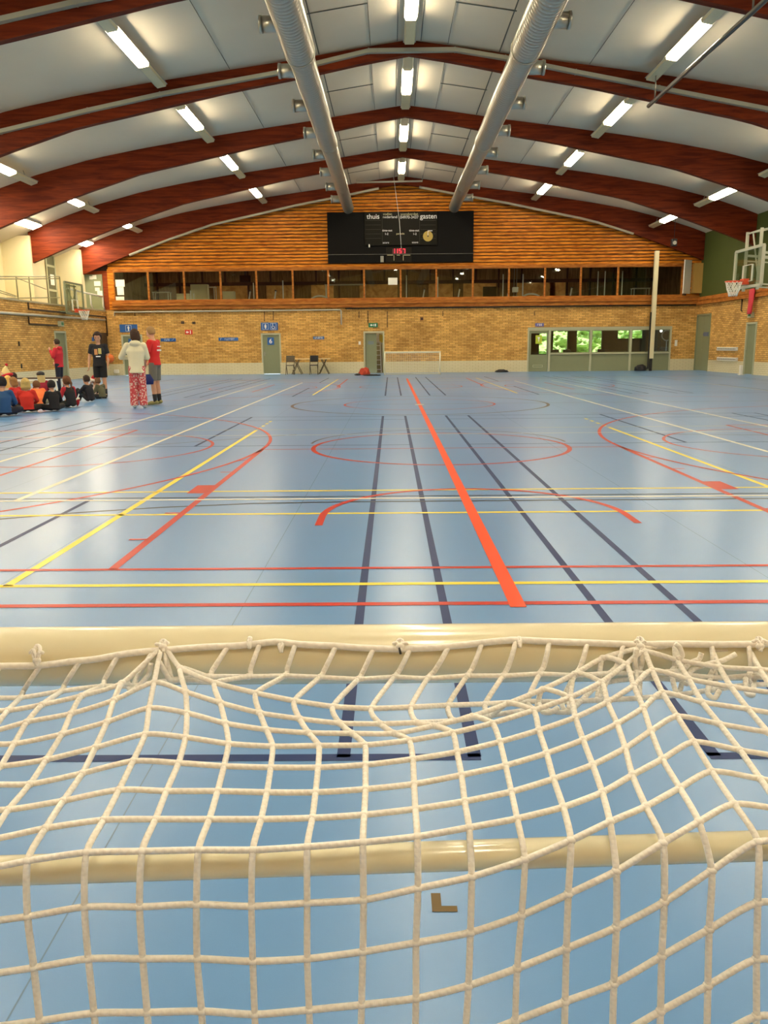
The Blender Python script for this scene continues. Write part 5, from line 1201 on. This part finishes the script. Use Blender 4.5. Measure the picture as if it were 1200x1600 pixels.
    # face
    for s in (-1,1):
        bm=bmesh.new(); sphere(bm,HP(s*.03,.083,.012),.0085,8,(1.3,.6,.8),Hm); mesh_e=obj('eye',bm,M_EYE,t,True)
        bm=bmesh.new(); tube(bm,[HP(s*.016,.093,.031),HP(s*.032,.09,.036),HP(s*.047,.08,.03)],.0035,6); obj('eyebrow',bm,hair,t,True)
    bm=bmesh.new(); tube(bm,[HP(-.022,.084,-.05),HP(0,.094,-.048),HP(.022,.084,-.05)],.005,6); obj('mouth',bm,M_LIP,t,True)
    return t,J,HP
C=lambda n,c,r=.85,**k: mat(n,c,r,**k)
def ground(px,py): p=atz(px,py); return (p.x,p.y,0)
def fl_scale(px,py): return 1
# standing figures
P1=dict(STAND,wrL=(-.06,.2,.93),elL=(-.25,.06,1.13),wrR=(.06,.2,.93),elR=(.25,.06,1.13),look=(.12,1,-.25),head=(0,.05,1.60),neck=(0,.0,1.44))
t,J,HP=person('blond person in red T-shirt and grey shorts standing with hands in front',ground(246,633),78,1.075,P1,C('red_tshirt',(0.62,0.02,0.02)),C('grey_shorts',(0.16,0.155,0.13)),C('dark_blond_hair',(0.36,0.22,0.09)),C('khaki_shoes',(0.30,0.27,0.10)),'short','short')
bm=bmesh.new(); 
for k in range(5): bx(bm,-.1+.04*k,-.075+.04*k,-.137,-.13,1.2,1.235)
for k in range(4): bx(bm,-.08+.045*k,-.05+.045*k,-.137,-.13,1.29,1.31)
obj('back_print',bm,PWH,t)
P2=dict(STAND,elL=(-.33,.07,1.14),wrL=(-.06,.24,1.12),elR=(.24,.1,1.13),wrR=(.02,.26,1.16),look=(-.45,1,-.15))
pk=C('pink_patterned_trousers',(0.62,0.16,0.14))
nt=pk.node_tree; b=nt.nodes['Principled BSDF']; vo=nt.nodes.new('ShaderNodeTexVoronoi'); vo.inputs['Scale'].default_value=22; tc=nt.nodes.new('ShaderNodeTexCoord'); cr=nt.nodes.new('ShaderNodeValToRGB'); cr.color_ramp.elements[0].position=.35; cr.color_ramp.elements[1].position=.5; cr.color_ramp.elements[0].color=(.72,.50,.42,1); cr.color_ramp.elements[1].color=(.55,.07,.08,1)
nt.links.new(tc.outputs['Object'],vo.inputs['Vector']); nt.links.new(vo.outputs['Distance'],cr.inputs[0]); nt.links.new(cr.outputs[0],b.inputs['Base Color'])
person('dark haired person in cream hooded top and pink patterned trousers seen from behind',ground(218,638),12,1.02,P2,C('cream_fleece',(0.78,0.72,0.50)),pk,C('dark_brown_hair',(0.05,0.022,0.012)),C('white_shoes',(0.7,0.68,0.6)),'long','wide','bob',hood=True,loose=.022,hem=.95,hsz=1.1)
P3=dict(STAND,elL=(-.24,.0,1.12),wrL=(-.23,.12,.90),elR=(.25,-.02,1.12),wrR=(.27,.06,.86),look=(0,1,-.35))
t,J,HP=person('curly haired person in black T-shirt and long black shorts facing the camera',ground(160,622),190,1.03,P3,C('black_tshirt',(0.012,0.012,0.016)),C('black_shorts',(0.01,0.01,0.012)),C('black_curly_hair',(0.03,0.012,0.008)),C('black_shoes',(0.012,0.012,0.012)),'short','short','curly',loose=.015,hem=.5,hsz=1.08)
bm=bmesh.new(); bx(bm,-.09,-.01,.128,.136,1.18,1.33); mp_=obj('chest_print',bm,C('yellow_print',(0.62,0.52,0.18)),t); bm=bmesh.new(); bx(bm,.01,.09,.128,.136,1.16,1.31); obj('chest_print',bm,C('orange_print',(0.65,0.30,0.12)),t)
bm=bmesh.new(); bx(bm,-.06,.06,.128,.136,1.10,1.13); obj('chest_print',bm,PWH,t)
bb=at(171.5,560,ground(160,622)[1]+.1); bm=bmesh.new(); sphere(bm,V3(bb),.12,20); o=obj('basketball',bm,C('orange_ball',(0.70,0.16,0.03)),smooth=True); tag(o,'orange basketball at the hip of the person in black','ball')
bm=bmesh.new()
for ax in range(3):
    tube(bm,[V3(bb)+(V3((math.cos(a*PI/16),math.sin(a*PI/16),0)) if ax==0 else V3((0,math.cos(a*PI/16),math.sin(a*PI/16))) if ax==1 else V3((math.cos(a*PI/16),0,math.sin(a*PI/16))))*.1195 for a in range(32)],.003,5,closed=True)
obj('ball_seam',bm,M_DARK,o)
P4=dict(STAND,elL=(-.24,.05,1.16),wrL=(-.12,.20,1.38),elR=(.22,.02,1.13),wrR=(.12,.16,.98),look=(.2,1,-.1))
person('person in red hooded top and dark trousers by the left wall, hand at the mouth',ground(96,612),85,.965,P4,C('red_hoodie',(0.50,0.015,0.03)),C('navy_trousers',(0.012,0.014,0.03)),C('brown_black_hair',(0.035,0.02,0.012)),C('black_shoes',(0,0,0)),'long','long','short',hood=True,loose=.03,hem=.75)
# seated children
K=[
 ('child in blue sweater with black hair sitting with back to the camera',7,651,20,.88,SIT,(0.015,0.07,0.20),(0.01,0.012,0.03),(0.01,0.008,0.01),'long','short',.02),
 ('blond child in red sweater sitting with back to the camera',44,645,22,.80,SIT,(0.60,0.025,0.015),(0.02,0.012,0.01),(0.50,0.36,0.12),'long','bob',.02),
 ('child in bright orange T-shirt bent forward, sitting',64,635,38,.74,dict(SIT,chest=(0,.12,.42),neck=(0,.22,.55),head=(0,.32,.66),shL=(-.165,.18,.52),shR=(.165,.18,.52)),(1.0,0.22,0.06),(0.20,0.19,0.12),(0.16,0.07,0.025),'short','short',.01),
 ('black haired child in black sitting cross-legged, arm on knee',86,643,40,.74,SIT,(0.008,0.008,0.012),(0.008,0.008,0.01),(0.012,0.009,0.01),'long','short',.0),
 ('child with brown ponytail in black vest and red sleeves, sitting sideways',112,637,62,.80,SIT,(0.012,0.012,0.016),(0.012,0.016,0.012),(0.14,0.055,0.02),'long','pony',.01),
 ('dark haired child in black sitting with knees drawn up',142,628,68,.74,KNEES,(0.01,0.01,0.016),(0.01,0.01,0.014),(0.035,0.017,0.01),'long','short',.0),
 ('brown haired child in olive top, last one on the right of the seated group',160,623.5,60,.66,dict(SIT,chest=(0,.08,.42),neck=(0,.15,.56),head=(0,.22,.70)),(0.10,0.095,0.05),(0.02,0.02,0.02),(0.15,0.07,0.03),'long','short',.015),
 ('child with long yellow-blond hair sitting in the second row',15,633,15,.78,SIT,(0.45,0.38,0.30),(0.03,0.03,0.05),(0.72,0.46,0.13),'long','long',.01),
 ('brown haired child in red top facing sideways in the second row',29,635,70,.76,SIT,(0.55,0.02,0.02),(0.02,0.02,0.02),(0.30,0.15,0.05),'long','bob',.01),
 ('child in crimson top with light hair and dark beanie sitting by the bench',68,622,35,.80,SIT,(0.28,0.008,0.03),(0.02,0.02,0.02),(0.55,0.42,0.18),'long','long',.01),
 ('dark haired child half hidden in the back row',24,623,15,.78,SIT,(0.35,0.25,0.2),(0.02,0.02,0.02),(0.03,0.012,0.01),'long','short',.01),
 ('child cut by the left picture edge in the middle row',-2,631,20,.80,SIT,(0.55,0.30,0.22),(0.02,0.02,0.02),(0.05,0.03,0.02),'long','short',.01),
 ('child in cream raising a santa hat in the back row',2,625,10,.80,dict(SIT,elR=(.2,.1,.72),wrR=(.08,.05,.92)),(0.75,0.6,0.42),(0.02,0.02,0.02),(0.62,0.45,0.15),'long','short',.01),
 ('child holding a red and white hat up behind the seated group',150,621,30,.60,dict(SIT,elL=(-.2,.1,.62),wrL=(-.08,.14,.80)),(0.60,0.45,0.38),(0.02,0.02,0.02),(0.20,0.08,0.03),'long','short',.01)]
CH={}
for i,(lab,px,py,hd,sc,ps,c1,c2,ch,slv,hs,lo) in enumerate(K):
    t,J,HP=person(lab,ground(px,py),hd,sc,ps,C('sweater_%d'%i,c1),C('kid_trousers_%d'%i,c2),C('kid_hair_%d'%i,ch),C('kid_shoes',(0.12,0.1,0.07)) if i!=1 else C('beige_shoes',(0.55,0.48,0.3)),slv,'long',hs,loose=lo,vox=.014,nm='child',group='children sitting on the floor',hsz=1.27)
    CH[i]=(t,J,HP,sc,hd)
# red sleeves for ponytail child
t,J,HP,_,_=CH[4]; bm=bmesh.new()
for S in ('L','R'): cone(bm,J['sh'+S],J['el'+S],.074,.064); cone(bm,J['el'+S],J['wr'+S],.064,.045,14,True,False)
mesh_part('red_sleeves',remesh(bm,'red_sleeves',.013),C('red_sleeve_cloth',(0.45,0.02,0.03)),t)
def hat(px,py,Y,lab,col,brim,sc=.11,tilt=0):
    p=at(px,py,Y); bm=bmesh.new(); loft(bm,[((0,0,0),(sc,0,0),(0,sc,0)),((0,0,sc*.7),(sc*.85,0,0),(0,sc*.85,0)),((sc*.3,0,sc*1.5),(sc*.45,0,0),(0,sc*.45,0)),((sc*.8,0,sc*1.9),(sc*.1,0,0),(0,sc*.1,0))],16)
    o=obj('santa_hat',bm,col,smooth=True); o.location=p; o.rotation_euler=(0,tilt,0); tag(o,lab,'hat')
    bm=bmesh.new(); tube(bm,[(sc*1.03*math.cos(a*PI/10),sc*1.03*math.sin(a*PI/10),0) for a in range(20)],sc*.28,8,closed=True); obj('fur_brim',bm,brim,o,True)
    bm=bmesh.new(); sphere(bm,V3((sc*.85,0,sc*1.95)),sc*.28,10); obj('pompom',bm,brim,o,True)
M_HR=C('santa_red',(0.50,0.01,0.02)); M_HW=C('santa_white',(0.75,0.70,0.6))
hat(149,594,ground(150,621)[1],'red santa hat with white brim held up behind the dark haired child',M_HR,M_HW,.13,.2)
hat(119,625,ground(112,635)[1]-.05,'red and white hat tucked at the back of the child with the ponytail',M_HR,M_HW,.075,2.6)
hat(10,587,ground(6,624)[1]-.1,'cream pointed hat with red brim raised above the left children',C('cream_paper',(0.75,0.62,0.28)),M_HR,.14,-.3)
# beanie
t,J,HP,_,_=CH[9]; bm=bmesh.new(); sphere(bm,HP(0,-.01,.06),.14,16,(1,1.1,.75)); mesh_part('beanie',remesh(bm,'beanie',.012),M_DARK,t)
p=at(232,594,ground(232,634)[1]-.12); bm=bmesh.new(); loft(bm,[((0,0,.14),(.05,0,0),(0,.03,0)),((.0,0,.0),(.13,0,0),(0,.05,0)),((.01,0,-.10),(.10,0,0),(0,.04,0))],16)
o=obj('blue_cloth',bm,C('navy_cloth',(0.015,0.03,0.16)),smooth=True); o.location=p; tag(o,'dark blue cloth bunched between the two people standing at the front','cloth')
bpy.data.scenes.remove(TS)
bpy.context.view_layer.update()
